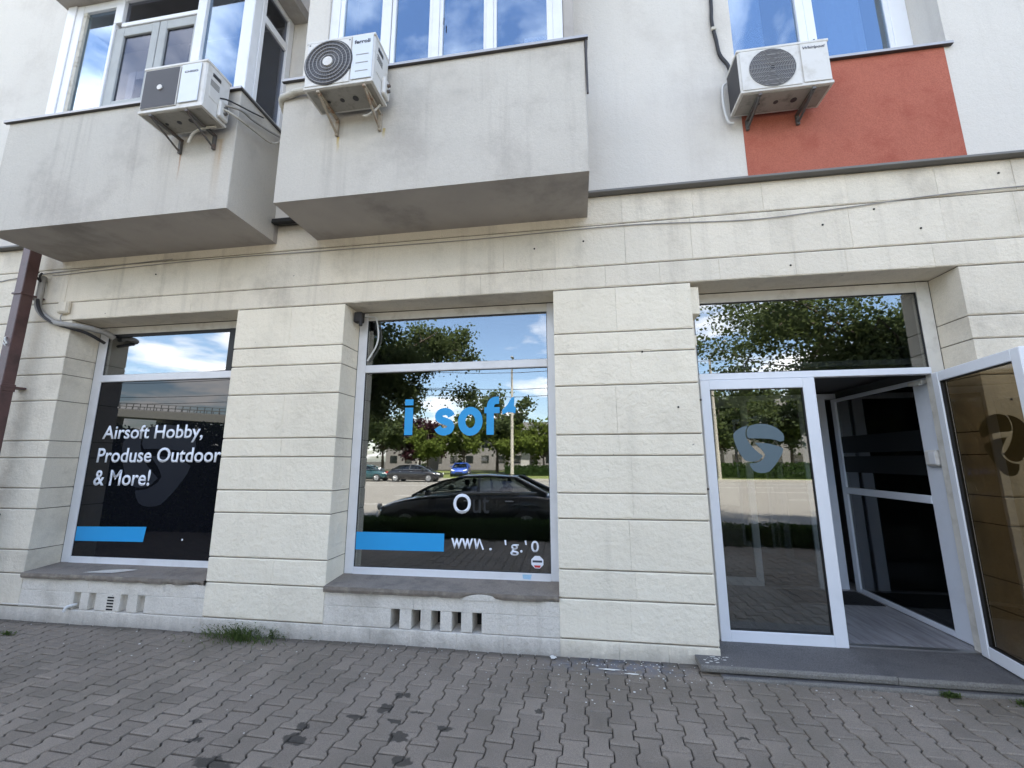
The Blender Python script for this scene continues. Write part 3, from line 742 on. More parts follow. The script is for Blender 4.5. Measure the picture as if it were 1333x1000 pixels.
b = MB(); b.poly([(-.525, .533), (-.44, .533), (-.45, .490), (-.52, .495)], D - .0006, .0006); b.build('blue_smudge', surf('pale_blue_smudge', (.35, .55, .72), .2, 40, .6), w2)

# ---- upper lettering done; shop entrance
door = MB(); Y = D
door.box(DL + .002, 1.148, Y, Y + .07, .06, 3.138, 1, .004)              # left jamb
door.box(3.060, DR - .002, Y, Y + .07, .06, 3.138, 1, .004)              # right jamb
door.box(1.148, 3.060, Y + .0015, Y + .07, 3.045, 3.138, 1, .004)        # head
door.box(1.148, 3.060, Y - .012, Y + .06, 2.292, 2.352, 0, .005)         # transom
door.box(2.118, 3.060, Y + .0, Y + .06, .062, .086, 2, .003)             # threshold
for (a, c, e, f) in ((1.148, 1.156, 2.352, 3.045), (3.052, 3.060, 2.352, 3.045), (1.156, 3.052, 2.352, 2.358), (1.156, 3.052, 3.037, 3.045)):
    door.box(a, c, Y + .012, Y + .03, e, f, 3)
df = door.build('door_frame', [m_pvc, m_crframe, m_thresh, m_gasket], bld)
pane(1.148, 3.060, 2.352, 3.045, Y + .018, m_shop, df, 'fanlight_pane')
def leaf_mesh(name, w, z0, z1, st, parent, loc, rz, flip, glassmat, logomat, lab):
    """a glazed leaf in local coordinates: hinge edge at x=0, leaf towards -x; faces at y 0 and .055"""
    e = bpy.data.objects.new(name, None)
    b = MB()
    sl, sr, sb, stp = st
    b.box(-w, -w + sl, 0, .055, z0, z1, 0, .004); b.box(-sr, 0, 0, .055, z0, z1, 0, .004)
    b.box(-w + sl, -sr, .0012, .0538, z0, z0 + sb, 0, .004); b.box(-w + sl, -sr, .0012, .0538, z1 - stp, z1, 0, .004)
    for (a, c, e2, f) in ((-w + sl, -w + sl + .006, z0 + sb, z1 - stp), (-sr - .006, -sr, z0 + sb, z1 - stp), (-w + sl + .006, -sr - .006, z0 + sb, z0 + sb + .006), (-w + sl + .006, -sr - .006, z1 - stp - .006, z1 - stp)):
        b.box(a, c, .010, .045, e2, f, 1)
    for z in ((z0 + .35, z1 - .35, (z0 + z1) / 2) if flip else ()): b.box(-.012, .012, -.008, .006, z - .05, z + .05, 2, .003)
    o = b.build(name, [m_pvc, m_gasket, m_bracketdk], parent)
    o.location = loc; o.rotation_euler = (0, 0, rz); o['label'] = lab
    b = MB(); b.box(-w + sl, -sr, .022, .027, z0 + sb, z1 - stp); b.build('pane', glassmat, o)
    lb = MB()
    cx = -(sr + (w - sl)) / 2 - (.11 if flip else 0)
    for L_ in (L1, L2, L3): lb.poly([(cx + (x - 1.618), z) for x, z in L_], .0205, .001)
    lb.build('logo', logomat, o)
    return o
left_leaf = leaf_mesh('door_leaf', .968, .070, 2.288, (.080, .100, .092, .088), bld, (2.116, D - .026, 0), 0, False, m_doorglass, m_logo, 'closed left door leaf with slate logo on its glass')
# small lugs on the left edge of the closed leaf
b = MB()
for z in (2.10, 1.30): b.box(1.135, 1.150, D - .034, D - .012, z, z + .018, 0, .002)
b.build('hinge', m_bracketdk, df)
open_leaf = leaf_mesh('open_door_leaf', .93, .085, 2.290, (.080, .080, .092, .080), bld, (3.082, .262, 0), rad(80.4), True, m_openglass, m_logo_open, 'right door leaf swung open towards the street, seen from inside')
b = MB(); b.cyl((2.60, D + .02, 2.33), 'x', .004, .01, 6)

# vestibule behind the door
sp = MB(); X = 3.105
sp.box(X, X + .05, .385, .60, .088, 2.285, 0, .004)
sp.box(X, X + .05, 1.82, 1.90, .088, 2.285, 0, .004)
sp.box(X + .001, X + .049, .60, 1.82, .088, .135, 0, .004)
sp.box(X + .001, X + .049, .60, 1.82, 2.245, 2.285, 0, .004)
sp.box(X - .004, X + .049, .60, 1.82, 1.175, 1.245, 0, .004)
side = sp.build('vestibule_side_panel', [m_wframe_dim], bld); side['label'] = 'white framed glass side wall of the entrance lobby'
b = MB(); b.box(X + .02, X + .025, .60, 1.82, .135, 1.175); b.build('pane', m_sideglass, side)
b = MB(); b.box(X + .02, X + .025, .60, 1.82, 1.245, 2.245); b.build('pane', m_sideglass, side)
b = MB(); b.box(X + .0185, X + .0195, .602, 1.818, 1.42, 1.60); b.box(X + .0185, X + .0195, .602, 1.818, 1.64, 1.83); b.build('frosted_band', surf('frosted_band', (.008, .009, .010), .1, 4, .5, spec=.15), side)
b = MB(); b.box(3.062, 3.155, .378, .386, .088, 2.285)
# inner partition with its own white frame
b = MB(); Y2 = 1.95
for x0, x1 in ((1.30, 1.38), (2.08, 2.16), (2.76, 2.88), (2.92, 3.07)): b.box(x0, x1, Y2, Y2 + .06, .086, 2.30, 0, .004)
b.box(1.06, 3.20, Y2, Y2 + .06, 2.30, 2.37, 0, .004); b.box(1.38, 2.08, Y2 + .002, Y2 + .058, .086, .18, 0, .004)
b.box(1.38, 2.08, Y2 + .002, Y2 + .058, 2.22, 2.30, 0, .004)
ip = b.build('inner_partition', m_wframe_dim, bld); ip['label'] = 'white framed inner partition at the back of the lobby'
pane(1.38, 2.08, .18, 2.22, Y2 + .02, m_sideglass, ip); pane(2.16, 2.84, .1, 2.30, Y2 + .02, m_sideglass, ip)
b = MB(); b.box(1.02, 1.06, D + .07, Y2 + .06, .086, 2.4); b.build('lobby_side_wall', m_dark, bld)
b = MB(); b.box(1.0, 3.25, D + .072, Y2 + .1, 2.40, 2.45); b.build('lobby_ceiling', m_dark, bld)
b = MB()
fx = [1.0 + i * .19 for i in range(13)]
for a, c in zip(fx[:-1], fx[1:]):
    b = MB(); b.box(a + .0008, min(c, 3.3) - .0008, D + .062, 3.2, .070, .0845, 0, .001); b.build('floor_plank', m_lam, bld)
# rooms behind the panes
b = MB()
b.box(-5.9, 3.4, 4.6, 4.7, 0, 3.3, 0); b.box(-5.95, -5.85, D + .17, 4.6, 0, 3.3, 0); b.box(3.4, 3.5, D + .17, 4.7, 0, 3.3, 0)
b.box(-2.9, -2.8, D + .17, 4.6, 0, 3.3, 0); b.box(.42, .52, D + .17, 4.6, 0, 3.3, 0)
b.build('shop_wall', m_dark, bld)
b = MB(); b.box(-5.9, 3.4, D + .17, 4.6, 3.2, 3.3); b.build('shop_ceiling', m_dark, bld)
b = MB(); b.box(-5.9, 3.4, D + .02, 4.6, -.05, .068); b.build('shop_floor', m_darkfloor, bld)

# the motion sensor box, door closer, mat
b = MB(); b.box(-.05, 0, -.07, .07, -.070, .070, 0, .016); b.box(-.053, -.043, -.055, .015, -.052, .052, 1, .004)
o = b.build('sensor_box', [m_acwhite, m_white]); o.location = (3.104, .47, 1.575); tag(o, 'small white box fixed to the pale door post inside the entrance', 'sensor')
b = MB(); b.box(-.05, 0, -.11, .06, -.018, .018, 0, .006); b.box(-.062, -.03, -.10, -.03, -.030, -.010, 0, .004)
o = b.build('door_contact', [m_acwhite]); o.location = (3.104, .53, 2.245); tag(o, 'small white fitting at the top of the pale door post', 'fitting')
b = MB(); b.box(-.42, .42, -.24, .24, 0, .010, 0, .004)
for i in range(20): b.box(-.40 + i * .041, -.375 + i * .041, -.22, .22, .010, .013)
o = b.build('doormat', m_mat); o.location = (2.66, 1.62, .0845); tag(o, 'black doormat on the grey lobby floor', 'doormat')

# door step: two stacked terrazzo slabs with worn nosings
def step_slab(x0, x1, yf, zt, zb, seed, r=.018):
    n = int((x1 - x0) / .045); v = []; m = 7
    for i in range(n + 1):
        x = x0 + (x1 - x0) * i / n
        e = noise.noise(Vector((x * 6, seed, 0))) * .006 + noise.noise(Vector((x * 31, seed, 2))) * .0035
        dzz = noise.noise(Vector((x * 1.2, seed, 9))) * .004
        crack = .012 * max(0, 1 - abs(x - 2.16) / .02)
        sec = [(D - .001, zt + .002), (yf + .10, zt + dzz * .4), (yf + r + e, zt + dzz), (yf + r * .3 + e + crack, zt - r * .3), (yf + e + crack, zt - r), (yf + e * .6 + .004 + crack, zb + .012), (yf + .02, zb)]
        v += [(x, y, z) for y, z in sec]
    f = []; mi = []
    for i in range(n):
        for k in range(m - 1): f.append((i * m + k, i * m + k + 1, (i + 1) * m + k + 1, (i + 1) * m + k)); mi.append(0 if k < 2 else 1)
    f.append(tuple(range(m))); mi.append(1); f.append(tuple(range(n * m, n * m + m))[::-1]); mi.append(1)
    b = MB(); b.add(v, f); b.m = mi; return b.build('step_slab', [m_step, m_stepedge], None, recalc=False)
stp = thing('door_step', (2.1, 0, 0), 'low dark stone doorstep of two worn slabs under the shop entrance', 'doorstep')
for o in (step_slab(.862, 2.16, -.185, .0745, .022, 3), step_slab(2.163, 4.4, -.188, .0735, .020, 4), step_slab(1.0, 4.4, -.215, .018, -.05, 7, .012)):
    o.parent = stp; o.location = (-2.1, 0, 0)
rs = random.Random(77); b = MB()
for k in range(26):
    x, y = rs.gauss(.97, .07), rs.uniform(-.165, -.03); q = rs.uniform(.004, .016); n = 6
    if x < .88: continue
    v = [(x + q * rs.uniform(.6, 1.3) * math.cos(2 * PI * i / n), y + q * .6 * rs.uniform(.6, 1.3) * math.sin(2 * PI * i / n), .0785) for i in range(n)]
    b.add(v, [tuple(range(n))])
o = b.build('paint_drips', m_litter, stp, recalc=False); o.location = (-2.1, 0, 0); o['kind'] = 'stuff'

# ------------------------------------------------------------------ upper walls
UP = -.062
ub = MB()
W3L, W3R, W3B, W3T = 1.608, 3.375, 5.205, 6.95
ub.box(-20, W3L, UP, .30, 4.085, 7.2); ub.box(W3R, 16, UP, .30, 4.085, 7.2); ub.box(W3L, W3R, UP, .30, 4.085, W3B); ub.box(W3L, W3R, UP, .30, W3T, 7.2)
ub.box(-20, 16, UP, .30, 7.2, 13.5)
ub.build('upper_wall', m_up, bld)
ub = MB(); ub.box(-20, 16, .31, 12, 4.0, 4.075); ub.box(-20, 16, .30, 12, 13.3, 13.5); ub.box(-20, -19.8, .30, 12, -.1, 13.3); ub.box(15.8, 16, .30, 12, -.1, 13.3); ub.box(-20, 16, 12, 12.2, -.1, 13.5)
ub.build('building_shell', m_up, bld)
# windows of the storeys above (outside the frame, but part of the same front)
b = MB(); b.box(-20, 16, UP - .012, .0, 4.076, 4.098, 0, .002); b.build('base_profile', m_gprof, bld)
b = MB(); b.box(W3L + .004, 3.345, UP - .004, UP - .0005, 4.100, W3B - .004); b.build('red_panel', m_red, bld)
# window three
b = MB()
b.box(W3L, 1.665, .24, .30, W3B + .02, W3T, 0, .003); b.box(3.225, W3R, .24, .30, W3B + .02, W3T, 0, .003)
b.box(1.665, 3.225, .24, .30, W3B + .02, W3B + .08, 0, .003); b.box(1.665, 3.225, .24, .30, W3T - .07, W3T, 0, .003)
b.box(2.375, 2.535, .232, .295, W3B + .08, W3T - .07, 0, .004); b.box(2.448, 2.462, .226, .24, W3B + .08, W3T - .07, 0, .002)
b.box(1.665, 1.705, .246, .29, W3B + .08, W3T - .07, 0, .003); b.box(3.185, 3.225, .246, .29, W3B + .08, W3T - .07, 0, .003)
w3 = b.build('flat_window', m_pvc, bld); w3['label'] = 'white two-light flat window with curtains above the red panel'
pane(1.705, 2.375, W3B + .08, W3T - .07, .262, m_upglass, w3); pane(2.535, 3.185, W3B + .08, W3T - .07, .262, m_upglass, w3)
b = MB(); b.box(2.49, 2.505, .220, .232, 5.70, 5.76, 0, .003); b.build('handle', m_brand, w3)
def curtain(x0, x1, z0, z1, y, name='curtain'):
    n = int((x1 - x0) / .02); v = []; ph = x0 * 3
    for i in range(n + 1):
        x = x0 + (x1 - x0) * i / n; yy = y + .018 * math.sin(x * 55 + ph) + .012 * math.sin(x * 23)
        v += [(x, yy, z0), (x + .01 * math.sin(x * 20), yy, z1)]
    b = MB(); b.add(v, [(2 * i, 2 * i + 2, 2 * i + 3, 2 * i + 1) for i in range(n)], 0, True); return b
tag(curtain(1.66, 2.10, W3B + .03, W3T, .345).build('curtain', m_curtain), 'white curtain behind the left pane of the window above the red panel', 'curtain')
tag(curtain(2.50, 3.04, W3B + .03, W3T, .345).build('curtain', m_curtain), 'white curtain behind the right pane of the window above the red panel', 'curtain')
b = MB(); b.box(.9, 4.2, 2.6, 2.7, 4.08, 7.2); b.box(.85, .9, .31, 2.7, 4.08, 7.2); b.box(4.2, 4.25, .31, 2.7, 4.08, 7.2); b.box(.85, 4.25, .31, 2.7, 7.0, 7.1); b.build('flat_room', m_dark, bld)
def ledge(x0, x1, y0, y1, z, over=.03, side_r=False, side_l=False, name='ledge'):
    b = MB(); b.box(x0, x1, y0 - over, y1, z, z + .012, 0, .002); b.box(x0, x1, y0 - over, y0 - over + .004, z - .014, z, 0); b.box(x0, x1, y0 - over + .005, y0 - .001, z - .018, z - .001, 1)
    return b
ledge(W3L - .03, 3.40, UP - .004, .24, W3B, .035).build('window_ledge', [m_flash, m_flashdark], bld)

# ------------------------------------------------------------------ balconies
BF, BB, BT = -.673, 3.864, 5.138
def balcony(x0, x1, name_l):
    b = MB(); t = .10
    A = [(x0, UP), (x0, BF + .006), (x0 + .006, BF), (x1 - .006, BF), (x1, BF + .006), (x1, UP)]
    I = [(x0 + t, UP), (x0 + t, BF + t), (x0 + t, BF + t), (x1 - t, BF + t), (x1 - t, BF + t), (x1 - t, UP)]
    v = [(x, y, BB + .001) for x, y in A] + [(x, y, BT) for x, y in A] + [(x, y, BT) for x, y in I] + [(x, y, BB + .1) for x, y in I]
    for a in (0, 6, 12): b.add([], [])
    o_ = len(b.v); b.v += v
    for a in (0, 6, 12):
        for k in range(5): b.f.append((o_ + a + k, o_ + a + k + 1, o_ + a + 7 + k, o_ + a + 6 + k)); b.m.append(0); b.sm.append(False)
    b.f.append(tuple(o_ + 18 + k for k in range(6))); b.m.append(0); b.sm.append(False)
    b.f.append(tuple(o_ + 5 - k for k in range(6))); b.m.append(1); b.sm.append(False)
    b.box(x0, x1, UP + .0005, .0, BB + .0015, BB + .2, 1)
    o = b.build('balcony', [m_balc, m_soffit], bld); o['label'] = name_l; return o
B1L, B1R, B2L, B2R = -5.915, -3.135, -2.66, .166
bal1 = balcony(B1L, B1R, 'left grey stucco balcony glazed with white frames')
bal2 = balcony(B2L, B2R, 'middle grey stucco balcony with a white four-light window')
ledge(B1L - .04, B1R + .02, BF, BF + .16, BT, .03).build('ledge', [m_flash, m_flashdark], bal1)
b = MB(); b.box(B1R - .10, B1R + .022, BF + .16, -.064, BT, BT + .012, 0, .002); b.box(B1R + .002, B1R + .018, BF, -.064, BT - .02, BT - .001, 1); b.build('side_ledge', [m_flash, m_flashdark], bal1)
ledge(B2L - .02, B2R + .03, BF, BF + .24, BT, .03).build('ledge', [m_flash, m_flashdark], bal2)
b = MB(); b.box(B2R - .10, B2R + .03, BF + .24, -.064, BT, BT + .012, 0, .002); b.box(B2R + .004, B2R + .020, BF - .012, BF + .006, BT - .55, BT - .001, 1); b.box(B2R + .002, B2R + .02, BF + .012, -.064, BT - .022, BT - .001, 1); b.build('side_ledge', [m_flash, m_flashdark], bal2)
# near-black strip across the slot between the balconies
b = MB(); b.box(B1R + .012, B2L - .012, -.13, UP - .014, 4.035, 4.085, 0, .006); b.build('gap_strip', m_nearblack, bld)

# glazing of balcony one
G1 = BF + .05; ZB = BT + .012; ZT = 6.62
def glaz(parent, x0, x1, z0, z1, mat): 
    return pane(x0, x1, z0, z1, G1 + .025, mat, parent)
b = MB()
b.box(-5.545, -5.43, G1 - .012, G1 + .06, ZB, ZT, 0, .004); b.box(-5.43, -5.335, G1, G1 + .06, ZB, ZT, 0, .004)
b.box(-5.335, -4.895, G1 + .001, G1 + .05, ZT - .10, ZT, 0, .004)
b.box(-5.335, -5.29, G1 + .005, G1 + .05, ZB, ZT - .1, 1, .003)
b.box(-4.895, -4.79, G1 - .004, G1 + .06, 6.29, ZT, 0, .004); b.box(-4.895, -4.865, G1 - .004, G1 + .06, ZB, 6.29, 0, .003)
b.box(-4.79, -3.84, G1 + .002, G1 + .06, 6.235, 6.285, 0, .004); b.box(-4.79, -3.84, G1 + .002, G1 + .06, ZT - .04, ZT, 0, .004)
b.box(-3.84, -3.735, G1 - .004, G1 + .06, ZB, ZT, 0, .004)
b.box(-3.735, -3.285, G1 + .002, G1 + .06, ZT - .06, ZT, 0, .004); b.box(-5.29, -3.285, G1 + .006, G1 + .05, ZB, ZB + .025, 0, .003)
b.box(-3.285, -3.155, G1 - .004, G1 + .10, ZB, ZT, 0, .006)
gz1 = b.build('balcony_glazing', [m_white, m_insul], bal1)
b = MB()
for x0, x1 in ((-4.865, -4.31), (-4.30, -3.845)): bars(b, x0, x1, ZB + .03, 6.23, G1 + .012, G1 + .055, .115 if x0 < -4.5 else .09, .085 if x0 < -4.5 else .03, .12, .11)
b.build('grey_sash', m_oldgrey, bal1)
pane(-5.29, -4.895, ZB + .025, ZT - .1, G1 + .03, m_upglass, bal1); pane(-4.79, -3.84, 6.285, ZT - .04, G1 + .03, m_upglass_dim, bal1)
pane(-4.75, -4.395, ZB + .15, 6.12, G1 + .032, m_upglass_dim, bal1); pane(-4.21, -3.875, ZB + .15, 6.12, G1 + .032, m_upglass_dim, bal1)
pane(-3.735, -3.285, ZB + .025, ZT - .06, G1 + .03, m_upglass, bal1)
# side return
b = MB(); X = B1R - .065
b.box(X, X + .05, G1 + .10, G1 + .15, ZB, ZT, 0, .003); b.box(X - .01, X + .055, -.145, -.066, ZB, ZT, 0, .004)
b.box(X + .001, X + .049, G1 + .15, -.145, 6.17, 6.26, 0, .004); b.box(X + .001, X + .049, G1 + .15, -.145, ZB, ZB + .03, 0, .003); b.box(X + .001, X + .049, G1 + .15, -.145, ZT - .05, ZT, 0, .003)
b.build('side_glazing', m_white, bal1)
for z0, z1 in ((ZB + .03, 6.17), (6.26, ZT - .05)):
    b = MB(); b.box(X + .02, X + .025, G1 + .15, -.145, z0, z1); b.build('pane', m_upglass_dim, bal1)
b = MB(); b.box(-4.55, -3.3, UP - .010, UP - .0008, 5.16, 6.58); b.build('dark_back_panel', m_nearblack, bal1)  # dark panel added on the back wall so the glazed balcony looks unlit
# things inside the glazed balcony: back wall and a white inner door frame
b = MB(); bars(b, -5.35, -4.65, 5.1, 6.3, -.085, UP - .001, .11, .11, .1, .11); b.build('inner_door_frame', m_white, bal1)
b = MB(); b.box(-5.24, -4.76, -.075, UP - .0008, 5.2, 6.19); b.build('inner_door_pane', m_nearblack, bal1)
# balcony above
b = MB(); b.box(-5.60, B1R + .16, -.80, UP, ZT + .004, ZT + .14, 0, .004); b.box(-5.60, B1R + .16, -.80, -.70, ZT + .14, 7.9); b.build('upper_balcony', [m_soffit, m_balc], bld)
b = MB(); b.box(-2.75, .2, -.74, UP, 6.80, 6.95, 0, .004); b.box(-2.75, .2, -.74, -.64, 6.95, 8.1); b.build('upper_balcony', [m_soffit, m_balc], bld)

# glazing of balcony two
G2 = -.52; ZB2 = BT + .014; ZT2 = 6.796
b = MB()
b.box(-2.36, -2.26, G2, G2 + .07, ZB2, ZT2, 0, .004)
b.box(-2.26, -2.215, G2 + .008, G2 + .06, ZB2, ZT2, 1, .004)
for x0, x1 in ((-1.80, -1.70), (-1.27, -1.20), (-.735, -.665)): b.box(x0, x1, G2 - .004, G2 + .066, ZB2, ZT2, 0, .004)
for x0, x1 in ((-1.695, -1.655), (-1.20, -1.165), (-1.305, -1.27), (-.665, -.635), (-.76, -.735)): b.box(x0, x1, G2 + .006, G2 + .06, ZB2, ZT2, 0, .004)
b.box(-.16, -.105, G2 - .002, G2 + .06, ZB2, ZT2, 0, .004); b.box(-.105, -.015, G2, G2 + .06, ZB2, ZT2, 0, .004)
for x0, x1 in ((-2.215, -1.80), (-1.655, -1.305), (-1.165, -.76), (-.635, -.16)): b.box(x0, x1, G2 + .004, G2 + .06, ZB2, ZB2 + .03, 0, .003)
g2 = b.build('balcony_glazing', [m_white, m_pvc], bal2)
b = MB(); b.box(-2.34, -.06, UP - .010, UP - .0008, 5.16, 6.78); b.build('dark_back_panel', m_nearblack, bal2)  # added dark sheet behind the panes, stands in for a dim interior
for x0, x1 in ((-2.215, -1.80), (-1.655, -1.305), (-1.165, -.76), (-.635, -.16)): pane(x0, x1, ZB2 + .03, ZT2, G2 + .03, m_upglass, bal2)
b = MB(); b.box(-2.60, -2.362, G2 - .02, UP, ZB2, ZT2, 0, .006); b.build('end_wall', [m_up], bal2)
b = MB(); b.box(-.013, .085, G2 + .02, UP, ZB2, ZT2, 0, .006); b.build('end_wall', [m_soffit], bal2)  # plaster end in the darker soffit colour, shade put into its tone
b = MB(); b.box(-1.155, -1.145, G2 - .012, G2 - .004, 5.70, 5.78, 0, .002); b.build('handle', m_brand, bal2)
# white carton and paper leaning against the last pane
b = MB(); b.box(-.11, .10, -.08, .08, 0, .36, 0, .004); b.box(-.135, -.11, -.06, .06, .24, .33, 0, .004); b.box(-.13, -.11, -.06, .06, 0, .06, 0, .004)
o = b.build('white_carton', m_pvc); o.location = (-.27, -.36, BT + .012); tag(o, 'pale notched carton standing behind the last pane of the middle balcony', 'box')
b = MB(); b.box(-.012, .012, -.03, .0, 0, .22, 0, .002)
o = b.build('paper_strip', m_pvc); o.location = (-.55, -.44, BT + .03); o.rotation_euler = (0, -.28, 0); tag(o, 'white strip leaning behind the glass beside the pale carton', 'paper')
b = MB(); b.box(B2L + .1, B2R - .1, BF + .1, UP - .002, 5.0, 5.10); b.box(B1L + .1, B1R - .1, BF + .1, UP - .002, 5.0, 5.05); b.build('balcony_counter', m_dark, bld)

# ------------------------------------------------------------------ air conditioner units
def ac_unit(name, loc, w, d, h, style, brand, label, brackets, bz, bmat):
    """local origin: back bottom left corner, front towards -y"""
    t = thing(name, loc, label, 'air conditioner', 'air conditioner outdoor units on the wall')
    b = MB(); b.box(0, w, -d, 0, 0, h, 0, .012)
    b.box(-.006, w + .006, -d - .006, .004, h - .02, h + .006, 0, .004)
    b.box(-.004, w + .004, -d - .003, .003, .001, .028, 0, .003)
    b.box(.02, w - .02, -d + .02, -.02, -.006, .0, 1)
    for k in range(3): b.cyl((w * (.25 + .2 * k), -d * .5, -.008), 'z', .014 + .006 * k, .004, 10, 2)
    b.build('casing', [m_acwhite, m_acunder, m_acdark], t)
    fy = -d - .006
    if style == 'square':
        gw = w * .60; b = MB(); b.box(.02, gw, fy - .004, fy + .002, .035, h - .035, 0, .004); b.box(.028, gw - .008, fy - .0055, fy - .0035, .040, h - .040, 1)
        b.build('fan_guard', [m_acwhite, m_acdark], t)
        b = MB(); cx, cz = (.02 + gw) / 2, h / 2; hx, hz = (gw - .036) / 2 - .0, h / 2 - .045
        # fine mesh: spiralling short bars running out from the hub
        for ring_ in range(1, 19):
            r = .014 * ring_ + .014; n = 10 + ring_ * 4
            for k in range(n):
                a = 2 * PI * (k + .5 * (ring_ % 2)) / n; x = cx + r * math.cos(a); z = cz + r * math.sin(a)
                if abs(x - cx) > hx - .008 or abs(z - cz) > hz - .006: continue
                a2 = a + .9; s = .0050; q = .0011
                ux, uz = math.cos(a2), math.sin(a2); vx, vz = -uz, ux
                b.add([(x - ux * s - vx * q, fy - .0085, z - uz * s - vz * q), (x + ux * s - vx * q, fy - .0085, z + uz * s - vz * q), (x + ux * s + vx * q, fy - .0085, z + uz * s + vz * q), (x - ux * s + vx * q, fy - .0085, z - uz * s + vz * q)], [(0, 1, 2, 3)])
        o = b.build('guard_mesh', m_mesh, t, recalc=False); o['kind'] = 'stuff'
        b = MB(); b.cyl((cx, fy - .008, cz), 'y', .026, .014, 24); b.build('fan_hub', m_acwhite, t)
        b = MB(); b.box(gw + .015, w * .93, fy - .006, fy + .002, .05, h - .03, 0, .006); b.build('front_panel', m_acpanel, t)
        text_mesh('brand_lettering', brand, w * .68, w * .89, h * .74, h * .785, fy - .0075, m_brand, t, bold=.02)
    elif style == 'rings':
        cx, cz, r = w * .345, h * .50, h * .465
        b = MB(); b.box(.008, w * .665, fy - .003, fy + .002, .022, h - .022, 0, .012); b.build('front_panel', m_acwhite, t)
        b = MB(); b.cyl((cx, fy - .004, cz), 'y', r, .006, 48); b.build('fan_guard', m_acdark, t)
        b = MB()
        for k in range(5): rr = r * (.30 + .155 * k); b.ring((cx, cz), rr, rr + .0045, fy - .014, fy - .006, 48)
        for k in range(36):
            a = 2 * PI * k / 36; ux, uz = math.cos(a), math.sin(a); q = .0009
            b.add([(cx + ux * r * .22 - uz * q, fy - .010, cz + uz * r * .22 + ux * q), (cx + ux * r - uz * q, fy - .008, cz + uz * r + ux * q), (cx + ux * r + uz * q, fy - .008, cz + uz * r - ux * q), (cx + ux * r * .22 + uz * q, fy - .010, cz + uz * r * .22 - ux * q)], [(0, 1, 2, 3)])
        b.build('guard_ring', m_acgrey, t)
        b = MB(); b.cyl((cx, fy - .012, cz), 'y', r * .20, .014, 24); b.build('fan_hub', m_acwhite, t)
        b = MB(); b.box(w * .685, w * .985, fy - .004, fy + .002, .035, h - .012, 0, .008); b.build('side_front_panel', m_acpanel, t)
        b = MB()
        for k in range(3): b.box(w * .75, w * .93, fy - .0065, fy - .0035, h * (.22 + .17 * k), h * (.22 + .17 * k) + .006)
        b.build('louvre', m_acgrey, t)
        text_mesh('brand_lettering', brand, w * .715, w * .945, h * .80, h * .875, fy - .0065, m_brand, t, bold=.025)
        b = MB()
        for x in (.03, w * .64):
            b.box(x - .006, x + .006, fy - .005, fy - .002, h - .045, h - .036)
        b.build('clip', m_acdark, t)
    else:
        cx, cz, r = w * .365, h * .49, h * .43
        b = MB(); b.box(.012, w * .665, fy - .003, fy + .002, .020, h - .025, 0, .006); b.build('front_panel', m_acwhite, t)
        b = MB(); b.cyl((cx, fy - .003, cz), 'y', r, .003, 48); b.build('fan_recess', m_acdark, t)
        b = MB()
        for k in range(14): rr = r * (.12 + .066 * k); b.ring((cx, cz), rr, rr + .0035, fy - .010, fy - .007, 40)
        for k in range(9):
            z = cz - r * .9 + k * r * .225; hw = math.sqrt(max(0, r * r - (z - cz) ** 2)); b.box(cx - hw, cx + hw, fy - .012, fy - .009, z - .0015, z + .0015)
        b.build('fan_guard', m_acgrey, t)
        b = MB(); b.box(w * .69, w * .985, fy - .003, fy + .002, .03, h - .025, 0, .006); b.build('side_front_panel', m_acwhite, t)
        text_mesh('brand_lettering', brand, w * .715, w * .955, h * .79, h * .87, fy - .005, m_brand, t, bold=.02, shear=.2)
        b = MB(); b.box(-.0045, -.001, -d + .02, -.01, .03, h - .03); b.build('side_coil', m_acdark, t)
    # side details
    if style != 'wire':
        b = MB(); b.box(w, w + .006, -d * .75, -d * .42, h * .78, h * .85, 1, .002); b.box(w, w + .004, -d * .8, -d * .25, h * .30, h * .72, 0, .002)
        for k in range(4): b.box(w + .001, w + .006, -d * .80, -d * .45, h * (.56 + .035 * k), h * (.56 + .035 * k) + .006, 1)
        b.build('side_cover', [m_acwhite, m_acdark], t)
        b = MB(); b.box(w, w + .035, -d * .45, -d * .05, h * .06, h * .42, 0, .010)
        for z in (.14, .26): b.cyl((w + .045, -d * .25, h * z + .02), 'x', .014, .03, 10, 1)
        b.build('valve_cover', [m_acwhite, m_bracketdk], t)
    # brackets
    wy = brackets['wall']
    for bx in brackets['x']:
        b = MB(); q = .014
        b.box(bx - q, bx + q, -d - .0, wy, -.034, -.010, 0, .003)
        b.box(bx - q, bx + q, wy - .028, wy - .001, bz, -.034, 0, .003)
        b.tube([(bx, -d + .02, -.034), (bx, wy - .02, bz + .02)], .012, 4)
        b.cyl((bx, wy - .024, bz + .03), 'y', .010, .03, 8)
        b.build('bracket', bmat, t)
    return t
ac1 = ac_unit('air_conditioner', (-3.845, -.735, 4.655), .655, .265, .478, 'square', 'CHIGO',
              'white air conditioner unit with square dark fan guard, on the left balcony', dict(x=[.13, .50], wall=-.673 + .735 - .001), -.17, m_bracketdk)
ac2 = ac_unit('air_conditioner', (-2.205, -.735, 4.655), .62, .265, .475, 'rings', 'ferroli',
              'white air conditioner unit with round ringed dark fan guard, on the middle balcony', dict(x=[.13, .545], wall=-.673 + .735 - .001), -.19, m_bracket)
ac3 = ac_unit('air_conditioner', (1.497, -.120, 4.675), .725, .26, .435, 'wire', 'Whirlpool',
              'white air conditioner unit with round wire fan guard, beside the red panel', dict(x=[.15, .575], wall=UP + .120 - .004), -.12, m_bracketdk)

def cable(name, pts, r, mat, label, cat='cable', n=6, grp=None, sub=6):
    b = MB(); b.tube(curve_pts(pts, sub), r, n); o = b.build(name, mat); return tag(o, label, cat, grp)
